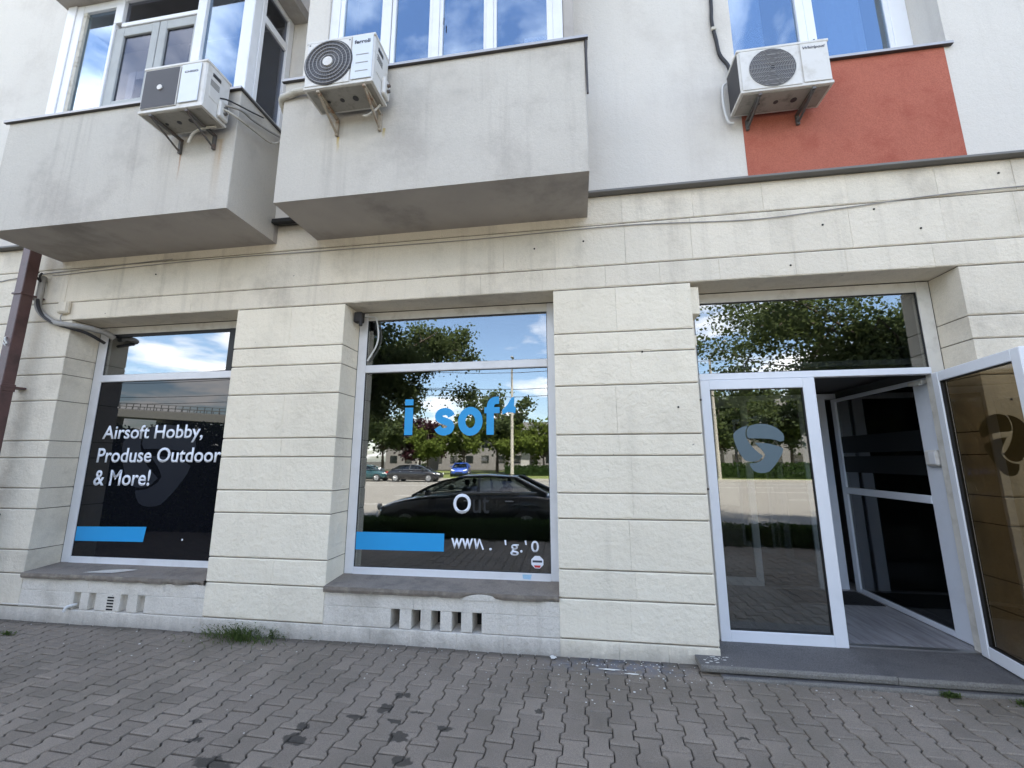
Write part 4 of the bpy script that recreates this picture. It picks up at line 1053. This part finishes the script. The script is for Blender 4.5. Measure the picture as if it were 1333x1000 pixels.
# cables and hoses
cable('cable', [(-3.19, -.80, 4.835), (-3.12, -.79, 4.83), (-3.05, -.72, 4.835), (-3.095, -.55, 4.90), (-3.10, -.30, 4.98), (-3.10, -.12, 5.05)], .011, m_greycable, 'grey pipes looping from the left balcony unit to the balcony corner, upper of two')
cable('cable', [(-3.19, -.81, 4.80), (-3.11, -.80, 4.76), (-3.06, -.72, 4.74), (-3.085, -.52, 4.80), (-3.09, -.28, 4.86), (-3.10, -.12, 5.02)], .010, m_insul, 'pale pipe sagging below the grey one beside the left balcony unit')
cable('cable', [(-3.18, -.84, 4.88), (-3.11, -.83, 4.86), (-3.07, -.76, 4.87), (-3.10, -.6, 4.96), (-3.11, -.4, 5.06)], .007, m_blackcable, 'thin black cable from the side of the left balcony unit')
cable('drain_hose', [(-3.25, -.78, 4.64), (-3.36, -.80, 4.62), (-3.45, -.81, 4.57), (-3.49, -.81, 4.47)], .012, m_insul, 'short pale drain hose hanging under the left balcony unit', 'hose')
cable('drain_hose', [(-1.62, -.78, 4.64), (-1.66, -.79, 4.58), (-1.72, -.80, 4.53), (-1.76, -.80, 4.53)], .010, m_insul, 'short pale drain hose hanging under the middle balcony unit', 'hose')
cable('insulated_pipe', [(-2.19, -.72, 4.96), (-2.32, -.72, 4.955), (-2.46, -.715, 4.97), (-2.60, -.70, 4.955), (-2.685, -.67, 4.94), (-2.70, -.55, 4.86)], .030, m_insul, 'thick pale insulated pipe leaving the left side of the middle balcony unit', 'pipe', 10)
cable('cable', [(1.43, -.085, 7.1), (1.443, -.085, 6.1), (1.430, -.085, 5.80), (1.452, -.085, 5.58), (1.47, -.088, 5.40), (1.53, -.10, 5.25), (1.54, -.115, 5.10)], .017, m_blackcable, 'thick black cable running up the wall from the unit by the red panel', n=8)
b = MB(); b.box(-.022, .022, -.02, .005, -.018, .018, 0, .004); o = b.build('cable_clip', m_insul); o.location = (1.438, -.085, 5.70); tag(o, 'small pale clip holding the black cable above the unit by the red panel', 'clip')
b = MB(); b.tube(curve_pts([(1.493, -.10, 5.06), (1.455, -.11, 5.0), (1.450, -.11, 4.80), (1.475, -.11, 4.64), (1.52, -.11, 4.62)], 6), .011, 8); tag(b.build('unit_pipe', m_whitecable), 'white pipe bent down the left side of the unit by the red panel', 'pipe')
cable('cable', [(-6.0, -.008, 3.700), (-4.0, -.010, 3.745), (-2.5, -.010, 3.735), (-1.0, -.010, 3.725), (.5, -.010, 3.745), (1.6, -.010, 3.70), (2.3, -.010, 3.735), (3.4, -.010, 3.80), (5.5, -.010, 3.82)], .0045, m_greycable, 'thin sagging wire strung along the cladding above the windows', sub=8)
cable('cable', [(-9.0, -.010, 3.55), (-7.2, -.010, 3.64), (-6.3, -.010, 3.72), (-5.2, -.010, 3.76), (-4.4, -.010, 3.785)], .005, m_greycable, 'thin wire crossing the wall behind the brown downpipe')
cable('cable_bundle', [(-6.10, -.03, 3.68), (-6.06, -.05, 3.50), (-6.06, -.05, 3.34), (-5.98, -.05, 3.22), (-5.82, -.045, 3.12), (-5.66, -.045, 3.075), (-5.50, .02, 3.06), (-5.42, .20, 3.045), (-5.40, .29, 3.0)], .032, m_greycable, 'thick grey cable bundle curving into the left shop window head', n=9)
cable('cable_bundle', [(-6.07, -.05, 3.46), (-6.03, -.07, 3.33), (-5.93, -.07, 3.19), (-5.76, -.06, 3.09), (-5.60, -.03, 3.04), (-5.49, .08, 3.00), (-5.46, .25, 2.93)], .017, m_blackcable, 'black cable hanging below the grey bundle at the left shop window', n=8)
for k, (a, c) in enumerate((((-6.10, -.05, 3.62), (-6.13, -.06, 3.73)), ((-6.07, -.06, 3.60), (-6.03, -.09, 3.70)))):
    cable('cable_end', [a, ((a[0] + c[0]) / 2, -.09, (a[2] + c[2]) / 2), c], .011, m_blackcable, ['frayed black cable end pointing up by the downpipe', 'second frayed black cable end, leaning away from the downpipe'][k])
b = MB(); b.box(-.07, .07, -.045, 0, -.07, .07, 0, .012); b.box(-.055, .055, -.050, -.044, -.055, .055, 0, .006); o = b.build('junction_box', m_band); o.location = (-5.725, .0, 3.285); tag(o, 'painted-over junction box on the wall beside the cable bundle', 'junction box')
cable('cable', [(-5.735, -.02, 3.22), (-5.74, -.03, 3.17), (-5.72, -.03, 3.12)], .007, m_greycable, 'short wire below the painted junction box')
# at the head of window two
b = MB(); b.box(-.045, .045, -.035, .035, -.055, .055, 0, .008); b.cyl((.03, -.02, -.07), 'z', .02, .05, 8)
o = b.build('cable_box', m_blackcable); o.location = (-2.225, .18, 3.045); tag(o, 'black cable fitting in the top left corner of the middle shop window', 'fitting')
cable('cable', [(-2.20, .20, 3.07), (-2.14, .285, 3.085), (-2.09, .292, 3.06), (-2.055, .292, 2.88), (-2.075, .292, 2.76), (-2.13, .292, 2.66), (-2.165, .292, 2.60)], .009, m_whitecable, 'white cable looping down inside the head of the middle shop window')
# plaster boxes at the top left of the doorway
b = MB(); b.box(-.03, .05, -.10, .10, -.13, .13, 0, .006); o = b.build('plaster_box', m_cream); o.location = (1.085, .15, 2.985); tag(o, 'cream box fixed in the top left corner of the doorway', 'box')
b = MB(); b.box(-.02, .03, -.06, .06, -.05, .05, 0, .006); o = b.build('plaster_box', m_cream); o.location = (1.075, .18, 2.63); tag(o, 'small cream box low on the left reveal beside the fanlight', 'box')

# downpipe
b = MB(); b.box(-.055, .055, -.055, .055, 0, 2.34, 0, .006); b.box(-.055, .055, -.055, .055, 2.36, 3.99, 0, .006); b.box(-.062, .062, -.062, .062, 2.31, 2.39, 0, .004)
for z in (1.0, 2.35, 3.4): b.box(-.066, .066, -.066, .150, z, z + .02, 0, .002)
dp = thing('downpipe', (-6.115, -.155, 0), 'brown square metal downpipe at the left end of the shop front', 'downpipe')
b.build('pipe', m_pipe, dp)
b = MB(); b.tube(curve_pts([(-.02, -.06, 2.9), (.0, -.075, 2.87), (.03, -.07, 2.82)], 3), .008, 5); b.tube([(-.03, -.062, 2.84), (.02, -.075, 2.80)], .006, 5); b.build('torn_tape', m_litter, dp)

# drill holes, anchors
b = MB()
for x, z in ((.875, 2.011), (.602, 2.513), (2.20, 3.60), (2.62, 3.71), (2.95, 3.50), (-.35, 3.58), (.12, 3.62), (3.6, 3.95), (-4.6, 3.62), (1.9, 3.24), (3.34, 2.02)):
    b.cyl((x, .0, z), 'y', .009, .008, 8)
b.build('drill_hole', m_nearblack, bld)['kind'] = 'stuff'

# ------------------------------------------------------------------ weeds, paint and litter on the paving
def weed(name, loc, n, h, spread, seed, label):
    r = random.Random(seed); b = MB()
    for k in range(n):
        a = r.uniform(0, 2 * PI); rad_ = abs(r.gauss(0, .5)) * spread; x0, y0 = rad_ * math.cos(a), rad_ * math.sin(a) * .30
        hh = h * r.uniform(.3, 1) * max(.35, 1 - rad_ / spread * .45); lean = r.gauss(0, .7), r.gauss(-.25, .45)
        pts = [Vector((x0 + lean[0] * hh * t * t, y0 + lean[1] * hh * t * t, hh * t * (1 - .22 * t))) for t in (0, .35, .7, 1)]
        w = r.uniform(.0018, .0040); sd = Vector((math.cos(a + 1.5), math.sin(a + 1.5), 0))
        v = [p + s * sd * w * (1 - i / 3.2) for i, p in enumerate(pts) for s in (-1, 1)]
        b.add(v, [(2 * i, 2 * i + 1, 2 * i + 3, 2 * i + 2) for i in range(3)])
        for q in range(r.randint(2, 5)):     # leaflets along the stem
            p = pts[1].lerp(pts[3], r.random()); d = Vector((r.gauss(0, 1), r.gauss(0, 1), r.gauss(.3, .5))).normalized(); l = r.uniform(.010, .026); s2 = d.cross(Vector((0, 0, 1))).normalized() * l * .22
            b.add([p, p + d * l * .5 + s2, p + d * l, p + d * l * .5 - s2], [(0, 1, 2, 3)])
    o = b.build(name, m_weed, recalc=False); o.location = loc; return tag(o, label, 'plant')
weed('weed', (-3.04, -.10, 0), 300, .20, .46, 1, 'straggly green weed growing from the joint at the foot of the pillar')
weed('weed', (-2.74, -.03, 0), 34, .18, .16, 5, 'thin grass stems standing right of the larger weed')
weed('weed', (2.42, -.235, 0), 90, .05, .06, 2, 'tiny green weed against the lower slab of the doorstep')
weed('weed', (2.85, -.27, 0), 80, .04, .16, 6, 'mossy low weed at the far right of the doorstep')
weed('weed', (-5.20, -.31, 0), 40, .05, .08, 3, 'small weed in the pavement at the left edge')
r = random.Random(5); b = MB()
for k in range(190):
    if k < 110: x, y = r.gauss(.35, .45), -abs(r.gauss(.0, .26)) - .03
    else: x, y = r.uniform(-5.5, 2.8), -abs(r.gauss(.2, .35)) - .03
    if x > .84 and y > -.24: continue
    s = r.uniform(.003, .009) * (1.4 if r.random() < .12 else 1); n = 5; ph = r.uniform(0, 6)
    pts = [(x + s * r.uniform(.6, 1.2) * math.cos(ph + 2 * PI * i / n), y + s * r.uniform(.5, 1.1) * math.sin(ph + 2 * PI * i / n)) for i in range(n)]
    b.add([(px, py, .0085) for px, py in pts] + [(x, y, .008 + s * .4)], [(i, (i + 1) % n, n) for i in range(n)])
o = b.build('paint_crumbs', m_litter, recalc=False); tag(o, 'crumbs of white paint scattered on the pavers by the wall', 'litter', kind='stuff')
def blob(name, cx, cy, rx, ry, mat, label, cat, seed, z=.0095):
    r = random.Random(seed); n = 22; v = [(cx, cy, z + .001)]
    for i in range(n):
        a = 2 * PI * i / n; k = r.uniform(.6, 1.15); v.append((cx + rx * k * math.cos(a), cy + ry * k * math.sin(a), z - .003))
    b = MB(); b.add(v, [(0, 1 + i, 1 + (i + 1) % n) for i in range(n)]); return tag(b.build(name, mat, recalc=False), label, cat)
blob('paint_spill', .20, -.19, .09, .012, m_litter, 'thin white paint spill on the pavers below the pillar, left one', 'paint spill', 1)
blob('paint_spill', .36, -.235, .06, .010, m_litter, 'short white paint spill on the pavers below the pillar, right one', 'paint spill', 3)
blob('paint_spill', -.235, -.045, .035, .030, m_litter, 'white blob of paint at the left corner of the pillar foot', 'paint spill', 4)

# ------------------------------------------------------------------ what stands across the street (seen mirrored in the panes)
def tree(name, loc, trunk_h, trunk_r, crown_c, crown_r, nleaf, leaf, seed, mat, label, group, limbs=9):
    r = random.Random(seed); t = thing(name, loc, label, 'tree', group)
    b = MB(); cc = Vector(crown_c); cr_ = Vector(crown_r)
    top = Vector((cc.x * .35, cc.y * .35, trunk_h))
    b.tube(curve_pts([(0, 0, -.3), (.04, .02, trunk_h * .5), top, cc + Vector((0, 0, cr_.z * .3))], 5), trunk_r, 10, r2=trunk_r * .25)
    tips = []
    for k in range(limbs):
        a = 2 * PI * k / limbs + r.uniform(-.3, .3); e = r.uniform(-.45, .8)
        end = cc + Vector((cr_.x * math.cos(a) * .8, cr_.y * math.sin(a) * .8, cr_.z * e)); st_ = Vector((top.x * .8, top.y * .8, trunk_h * r.uniform(.75, 1.0)))
        mid = st_.lerp(end, .5) + Vector((r.uniform(-.2, .2), r.uniform(-.2, .2), .3))
        pts = curve_pts([st_, mid, end], 5); b.tube(pts, trunk_r * .38, 6, r2=trunk_r * .06)
        for j in range(7):
            p = pts[r.randint(len(pts) // 3, len(pts) - 1)]; d = Vector((r.gauss(0, 1), r.gauss(0, 1), r.gauss(.1, .7))).normalized() * r.uniform(.25, .55) * cr_.x
            q = p + d; b.tube([p, p.lerp(q, .5) + Vector((0, 0, .06)), q], trunk_r * .10, 4, r2=trunk_r * .03, cap=False); tips += [q, p.lerp(q, .6)]
    b.build('trunk', m_bark, t)
    lv, lf = [], []
    per = max(1, nleaf // len(tips))
    for tp in tips:
        cs = r.uniform(.08, .17) * cr_.x
        for k in range(per):
            c = tp + Vector((r.gauss(0, 1), r.gauss(0, 1), r.gauss(0, .7))) * cs * .8
            u = Vector((r.gauss(0, 1), r.gauss(0, 1), r.gauss(0, .6))).normalized(); w = u.cross(Vector((r.gauss(0, 1), r.gauss(0, 1), r.gauss(0, 1)))).normalized()
            s = leaf * r.uniform(.6, 1.25); o = len(lv)
            lv += [tuple(c - u * s * .5), tuple(c + w * s * .42 - u * s * .05), tuple(c + u * s * .55), tuple(c - w * s * .42 - u * s * .05)]
            lf.append((o, o + 1, o + 2, o + 3))
    me = bpy.data.meshes.new('crown'); me.from_pydata(lv, [], lf); me.materials.append(mat); me.update()
    link('crown', me, t); return t
tree('street_tree', (-6.3, -4.6, 0), 3.0, .15, (1.7, -1.3, 4.0), (1.9, 1.8, 2.0), 42000, .085, 3, m_leaf, 'leafy street tree mirrored in the upper part of the middle shop window', 'trees across the street', 11)
tree('street_tree', (8.6, -5.2, 0), 3.0, .15, (-2.2, -1.2, 4.1), (3.0, 2.2, 1.7), 40000, .09, 8, m_leaf, 'leafy street tree mirrored in the glass above the entrance', 'trees across the street', 11)
k0 = tree('park_tree', (-24, -46, 0), 3.0, .22, (0, 0, 6.2), (4.2, 4.2, 3.6), 6000, .42, 12, m_leaf, 'green park tree mirrored at the left of the middle shop window', 'trees across the street', 8)
k1 = tree('park_tree', (-19.5, -47, 0), 2.4, .18, (0, 0, 4.4), (3.2, 3.2, 2.9), 5000, .36, 15, m_leafp, 'purple-leaved park tree mirrored in the middle shop window', 'trees across the street', 8)
k2 = tree('park_tree', (-13, -44, 0), 2.4, .16, (0, 0, 4.8), (2.8, 2.8, 3.0), 4200, .36, 19, m_leaf2, 'light green young park tree mirrored in the middle shop window', 'trees across the street', 8)
for i, (src, x, y, s, lb) in enumerate([
        (k0, 1.5, -52, 1.05, 'broad green park tree far across the street, hidden behind the shop wall mirror line'), (k0, 15, -43, .95, 'green park tree mirrored low in the closed door leaf'),
        (k2, 10.2, -46, 1.0, 'light green park tree mirrored beside the logo in the closed door leaf'), (k0, 24, -48, 1.1, 'large green park tree at the right end of the row across the street'),
        (k2, -7.5, -46, .85, 'small light green tree mirrored behind the concrete pole'), (k0, -33, -50, 1.0, 'green park tree at the left of the row across the street'),
        (k0, -2.8, -45, .62, 'small round tree mirrored at the right edge of the middle shop window'), (k1, 12.8, -50, 1.0, 'purple-leaved tree mirrored behind the logo of the closed door leaf'),
        (k2, -16.5, -41.5, .8, 'pale green young tree mirrored beside the blue car'), (k2, -3.6, -42, .9, 'light green tree mirrored right of the concrete pole'), (k0, -10.2, -50, 1.1, 'darker green tree standing behind the light green ones in the middle'), (k0, 6.5, -47, 1.0, 'green tree mirrored left of the logo in the closed door leaf'), (k0, 19.5, -52, 1.1, 'green tree behind the road hedge on the right'),
        (k0, 33, -50, 1.2, 'tall green tree far right across the street'), (k0, -72, -66, 1.0, 'green tree below the overpass, farthest left'), (k0, -60, -64, .9, 'green tree below the overpass, second from the left'), (k0, -48, -64, 1.0, 'green tree below the overpass, nearest the middle')]):
    c = copy_tree(src); c.location = (x, y, 0); c.scale = (s,) * 3; c.rotation_euler = (0, 0, i * 1.3); c['label'] = lb

def hedge(name, x0, x1, y0, y1, h, n, leaf, label, z0=-.02):
    r = random.Random(int(abs(x0 * 7))); t = thing(name, ((x0 + x1) / 2, (y0 + y1) / 2, z0), label, 'hedge')
    mx, my = (x0 + x1) / 2, (y0 + y1) / 2; b = MB()
    m = int((x1 - x0) / .35); v = []
    b.box(x0 - mx + .05, x1 - mx - .05, y0 - my + .08, y1 - my - .08, 0, h * .86)
    b.build('hedge_core', m_hedge, t)
    lv, lf = [], []
    for k in range(n):
        x = r.uniform(x0, x1) - mx; hh = h * (1 + .10 * noise.noise(Vector((x * 1.7, 0, 4))) + .05 * noise.noise(Vector((x * 6, 0, 4))))
        if r.random() < .5: y = r.uniform(y0, y1) - my; z = hh * r.uniform(.86, 1.06)
        else: y = (y0 if r.random() < .5 else y1) - my + r.gauss(0, .03); z = hh * r.random()
        c = Vector((x, y, z)); u = Vector((r.gauss(0, 1), r.gauss(0, 1), r.gauss(0, 1))).normalized(); w = u.cross(Vector((r.gauss(0, 1), r.gauss(0, 1), 1))).normalized(); s = leaf * r.uniform(.6, 1.3); o = len(lv)
        lv += [tuple(c - u * s * .5), tuple(c + w * s * .3), tuple(c + u * s * .5), tuple(c - w * s * .3)]; lf.append((o, o + 1, o + 2, o + 3))
    me = bpy.data.meshes.new('hedge_leaves'); me.from_pydata(lv, [], lf); me.materials.append(m_hedge); me.update(); link('hedge_leaves', me, t)['kind'] = 'stuff'
    return t
hedge('hedge', -9.5, 9.5, -4.80, -4.35, .36, 26000, .05, 'low clipped hedge between pavement and kerb, mirrored dark at the foot of the glass')
hedge('added_tall_hedge', -17.5, -7.7, -5.0, -4.3, 2.25, 24000, .09, 'tall shrub row added by the kerb to darken the mirror in the black left shop window')  # added row keeps the bright road out of the left pane's reflection
hedge('hedge', 4, 40, -35.4, -34.5, 1.25, 14000, .16, 'green hedge across the road, mirrored in the closed door leaf')
hedge('hedge', -7.5, 4, -40.4, -39.5, 1.0, 4000, .16, 'short hedge across the road, mirrored right of the concrete pole')

# cars
def car(name, loc, rz, paint, label, group, L=4.55, W=1.80, H=1.40):
    t = thing(name, loc, label, 'car', group, rz)
    # stations along x: (x, z_bottom, z_shoulder, half width)
    st = [(-2.27, .42, .60, .62), (-2.22, .30, .72, .74), (-2.05, .22, .90, .82), (-1.7, .20, .96, .87), (-1.2, .20, .97, .895), (-.4, .19, .955, .90), (.4, .19, .93, .90), (.95, .20, .90, .895), (1.3, .20, .86, .885), (1.8, .21, .77, .85), (2.10, .24, .66, .77), (2.24, .32, .55, .62)]
    b = MB(); v = []; m = 14
    for x, zb, zs, hw in st:
        sec = [(0, zb), (hw * .80, zb), (hw * .97, zb + .07), (hw, zb + (zs - zb) * .45), (hw * .985, zb + (zs - zb) * .78), (hw * .93, zs - .02), (hw * .80, zs + .015), (0, zs + .045)]
        full = sec + [(-y, z) for y, z in sec[-2:0:-1]]; m = len(full); v += [(x, y, z) for y, z in full]
    f = [(i * m + k, (i + 1) * m + k, (i + 1) * m + (k + 1) % m, i * m + (k + 1) % m) for i in range(len(st) - 1) for k in range(m)] + [tuple(range(m)), tuple(range((len(st) - 1) * m, len(st) * m))[::-1]]
    b.add(v, f, 0, True); body = b.build('body', paint, t)
    sd = body.modifiers.new('sub', 'SUBSURF'); sd.levels = 1; sd.render_levels = 1
    # greenhouse
    gs = [(-1.78, .96, .70, .0), (-1.05, 1.33, .60, 1), (-.45, H, .585, 1), (.15, H - .02, .585, 1), (.62, H - .13, .60, 1), (1.28, .90, .70, 0)]
    v = []
    for x, z, hw, k in gs: v += [(x, -.83 if k else -hw, .93), (x, -hw, z), (x, hw, z), (x, .83 if k else hw, .93)]
    f = []
    for i in range(len(gs) - 1):
        for k in range(3): f.append((i * 4 + k, (i + 1) * 4 + k, (i + 1) * 4 + k + 1, i * 4 + k + 1))
    b = MB(); b.add(v, f, 0, True); b.build('windows', m_carglass, t)
    # roof and pillars in body colour
    b = MB(); rv = [(-1.10, 1.335, .60), (-.8, H - .025, .60), (-.45, H + .012, .595), (.15, H - .008, .595), (.60, H - .112, .61)]
    v = []
    for x, z, hw in rv: v += [(x, -hw, z - .035), (x, -hw * .9, z + .004), (x, 0, z + .022), (x, hw * .9, z + .004), (x, hw, z - .035)]
    b.add(v, [(i * 5 + k, (i + 1) * 5 + k, (i + 1) * 5 + k + 1, i * 5 + k + 1) for i in range(len(rv) - 1) for k in range(4)], 0, True)
    for s in (-1, 1):
        b.tube([(.60, s * .61, H - .13), (.95, s * .68, 1.10), (1.32, s * .76, .90)], .032, 6)
        b.tube([(-1.10, s * .60, 1.31), (-1.45, s * .68, 1.13), (-1.82, s * .76, .96)], .055, 6)
        b.tube([(-.25, s * .60, H - .03), (-.28, s * .84, .94)], .028, 6)
        b.tube([(-1.10, s * .605, 1.32), (-.45, s * .60, H - .01), (.15, s * .60, H - .03), (.62, s * .61, H - .13)], .026, 6)
    b.build('roof', paint, t)
    for x in (-1.38, 1.40):
        for s in (-1, 1):
            b = MB(); b.cyl((x, s * .80, .315), 'y', .318, .21, 28); wh = b.build('wheel', m_tyre, t)
            b = MB(); b.cyl((x, s * .90, .315), 'y', .21, .03, 20)
            for k in range(5): a = 2 * PI * k / 5; b.tube([(x, s * .918, .315), (x + .19 * math.cos(a), s * .918, .315 + .19 * math.sin(a))], .022, 5)
            b.build('rim', m_rim, wh)
    for s in (-1, 1):
        b = MB(); b.add([(2.20, s * .40, .58), (2.17, s * .66, .60), (2.02, s * .80, .66), (2.03, s * .78, .76), (2.13, s * .60, .70), (2.20, s * .42, .66)], [(0, 1, 2, 3, 4, 5)]); b.tube([(2.20, s * .52, .62), (2.235, s * .52, .62)], .07, 10); b.tube([(2.10, s * .70, .66), (2.16, s * .70, .66)], .06, 10); b.build('headlight', m_lamp, t)
        b = MB(); b.box(-2.27, -2.10, s * .55, s * .80, .68, .84, 0, .03); b.build('rear_light', m_lampred, t)
        b = MB(); b.box(.80, .95, s * .88, s * 1.0, .93, 1.05, 0, .03); b.build('mirror', paint, t)
    b = MB(); b.box(2.2, 2.26, -.35, .35, .36, .46, 0, .01); b.build('grille', m_gasket, t)
    for s in (-1, 1):
        b = MB(); b.tube([(1.15, s * .845, .965), (.2, s * .865, .985), (-.9, s * .860, 1.005), (-1.6, s * .835, 1.01)], .012, 5); b.build('window_trim', m_rim, t)
        for x in (-.05, -1.0): b = MB(); b.tube([(x - .09, s * .915, .82), (x + .09, s * .915, .82)], .016, 6); b.build('door_handle', m_rim, t)
        b = MB()
        for x in (.86, -.28, -1.22): b.tube([(x, s * .905, .30), (x, s * .912, .6), (x, s * .872, .93)], .006, 4)
        b.build('door_seams', m_gasket, t)['kind'] = 'stuff'
    for x in (-.75, .15):
        for s in (-1, 1): b = MB(); b.box(x, x + .5, s * .36 - .24, s * .36 + .24, .5, .75, 0, .08); b.box(x - .12, x + .05, s * .36 - .22, s * .36 + .22, .7, 1.12, 0, .08); b.box(x - .10, x + .0, s * .36 - .12, s * .36 + .12, 1.13, 1.26, 0, .04); b.build('seat', m_gasket, t)
    b = MB(); b.box(-1.7, 1.7, -.75, .75, .16, .25); b.build('underbody', m_gasket, t)
    return t
# front towards -x
car0 = car('parked_car', (-2.50, -5.98, -.15), PI, m_paintblack, 'black saloon car parked at the kerb, mirrored large in the middle shop window', 'cars on the road', H=1.36)
c1 = copy_tree(car0); c1.location = (-13.2, -29.6, -.15); c1.rotation_euler = (0, 0, 0); c1['label'] = 'small black car on the far lane, mirrored left in the middle shop window'; c1.name = 'black_car'
def recolour(root, mt):
    for ch in root.children:
        if ch.name.split('.')[0] in ('body', 'roof', 'mirror'):
            ch.data = ch.data.copy(); ch.data.materials[0] = mt
c2 = copy_tree(car0); c2.location = (-18.0, -30.4, -.15); c2.rotation_euler = (0, 0, 0); recolour(c2, m_paintgreen); c2['label'] = 'dark green car ahead of the small black car, mirrored at the left edge'; c2.name = 'green_car'
c3 = copy_tree(car0); c3.location = (-11.8, -38.5, -.02); c3.rotation_euler = (0, 0, rad(80)); recolour(c3, m_paintblue); c3['label'] = 'bright blue car parked facing the road, mirrored behind the black one'; c3.name = 'blue_car'

# poles, wires, overpass
def pole(loc, h, label, arm=1):
    t = thing('street_pole', loc, label, 'pole', 'concrete poles across the road'); b = MB(); b.tube([(0, 0, -.3), (0, 0, h)], .17, 12, r2=.09); b.build('pole_shaft', m_pole, t)
    b = MB(); b.tube(curve_pts([(0, 0, h - .2), (.3 * arm, 1.0, h + .3), (.4 * arm, 2.4, h + .5)], 5), .04, 6); b.build('lamp_arm', m_rail, t)
    b = MB(); b.box(.3 * arm, .55 * arm, 2.2, 2.9, h + .42, h + .54, 0, .04); b.build('lamp_head', m_rail, t); return t
pole((-5.75, -33.6, 0), 9.9, 'concrete lamp pole mirrored in the middle shop window')
pole((11.6, -33.4, 0), 10.5, 'concrete lamp pole mirrored in the closed door leaf')
pole((-27, -33.6, 0), 10.2, 'concrete lamp pole left of the mirrored middle one')
for k, (z, y) in enumerate(((8.2, -33.6), (7.5, -33.6), (9.2, -31), (8.8, -26))):
    b = MB(); pts = []
    for i in range(13):
        x = -75 + i * 10; pts.append((x, y, z + .5 * abs(math.sin(i * .9)) - .2))
    b.tube(curve_pts(pts, 3), .025, 4, cap=False); tag(b.build('overhead_wire', m_gasket), ['upper wire strung between the concrete poles', 'lower wire strung between the concrete poles', 'contact wire above the near lanes', 'contact wire above the middle lanes'][k], 'wire')
OVROT = .07
ov = thing('overpass', (-60, -66, 0), 'pale concrete overpass with railing mirrored in the left shop window', 'overpass')
b = MB(); b.box(-90, 76, -5, 5, 8.0, 9.4, 0, .05); b.build('deck', m_over, ov)
for i in range(9):
    b = MB(); b.box(-85 + i * 17, -83.6 + i * 17, -3.5, 3.5, -8 + 0 * i, 8.0, 0, .1); b.build('pier', m_over, ov)
ov.rotation_euler = (0, OVROT, 0)
b = MB()
for s in (-1, 1):
    for z in (10.5, 9.95): b.box(-90, 76, s * 4.8 - .04, s * 4.8 + .04, z, z + .09)
b.build('handrail', m_rail, ov)
b = MB()
for i in range(98):
    for s in (-1, 1): b.box(-90 + i * 1.5, -89.9 + i * 1.5, s * 4.8 - .05, s * 4.8 + .05, 9.4, 10.55)
b.build('railing_posts', m_rail, ov)['kind'] = 'stuff'
for i, x in enumerate((-52, -22)):
    pt = thing('overpass_lamp', (-60 + x + 20, -66, 9.4 - (x + 20) * math.tan(OVROT)), ['tall street lamp on the overpass, left one', 'tall street lamp on the overpass, right one'][i], 'street lamp', 'lamps on the overpass')
    b = MB(); b.tube([(0, 0, 0), (0, 0, 7)], .11, 8, r2=.06); b.build('pole_shaft', m_rail, pt)
    for s in (-1, 1):
        b = MB(); b.tube([(0, 0, 6.9), (s * 1.6, 0, 7.5)], .05, 6); b.box(s * 1.5, s * 2.3, -.12, .12, 7.45, 7.6, 0, .03); b.build('lamp_arm', m_rail, pt)
# low buildings behind the trees
def block(x, y, w, d, h, label):
    t = thing('distant_building', (x, y, 0), label, 'building'); b = MB(); b.box(-w / 2, w / 2, -d / 2, d / 2, -.3, h, 0, .05); b.build('wall', m_far, t)
    b = MB(); n = int(w / 3.2); fl = int(h / 3)
    for j in range(fl):
        for i in range(n): x0 = -w / 2 + 1 + i * 3.2; b.box(x0, x0 + 1.5, d / 2 - .1, d / 2 + .03, 1 + j * 3, 2.5 + j * 3)
    b.build('windows', m_carglass, t); return t
block(-16, -85, 46, 12, 9, 'low pale building far behind the trees across the street')
block(34, -80, 30, 12, 12, 'pale block of flats far behind the trees on the right')
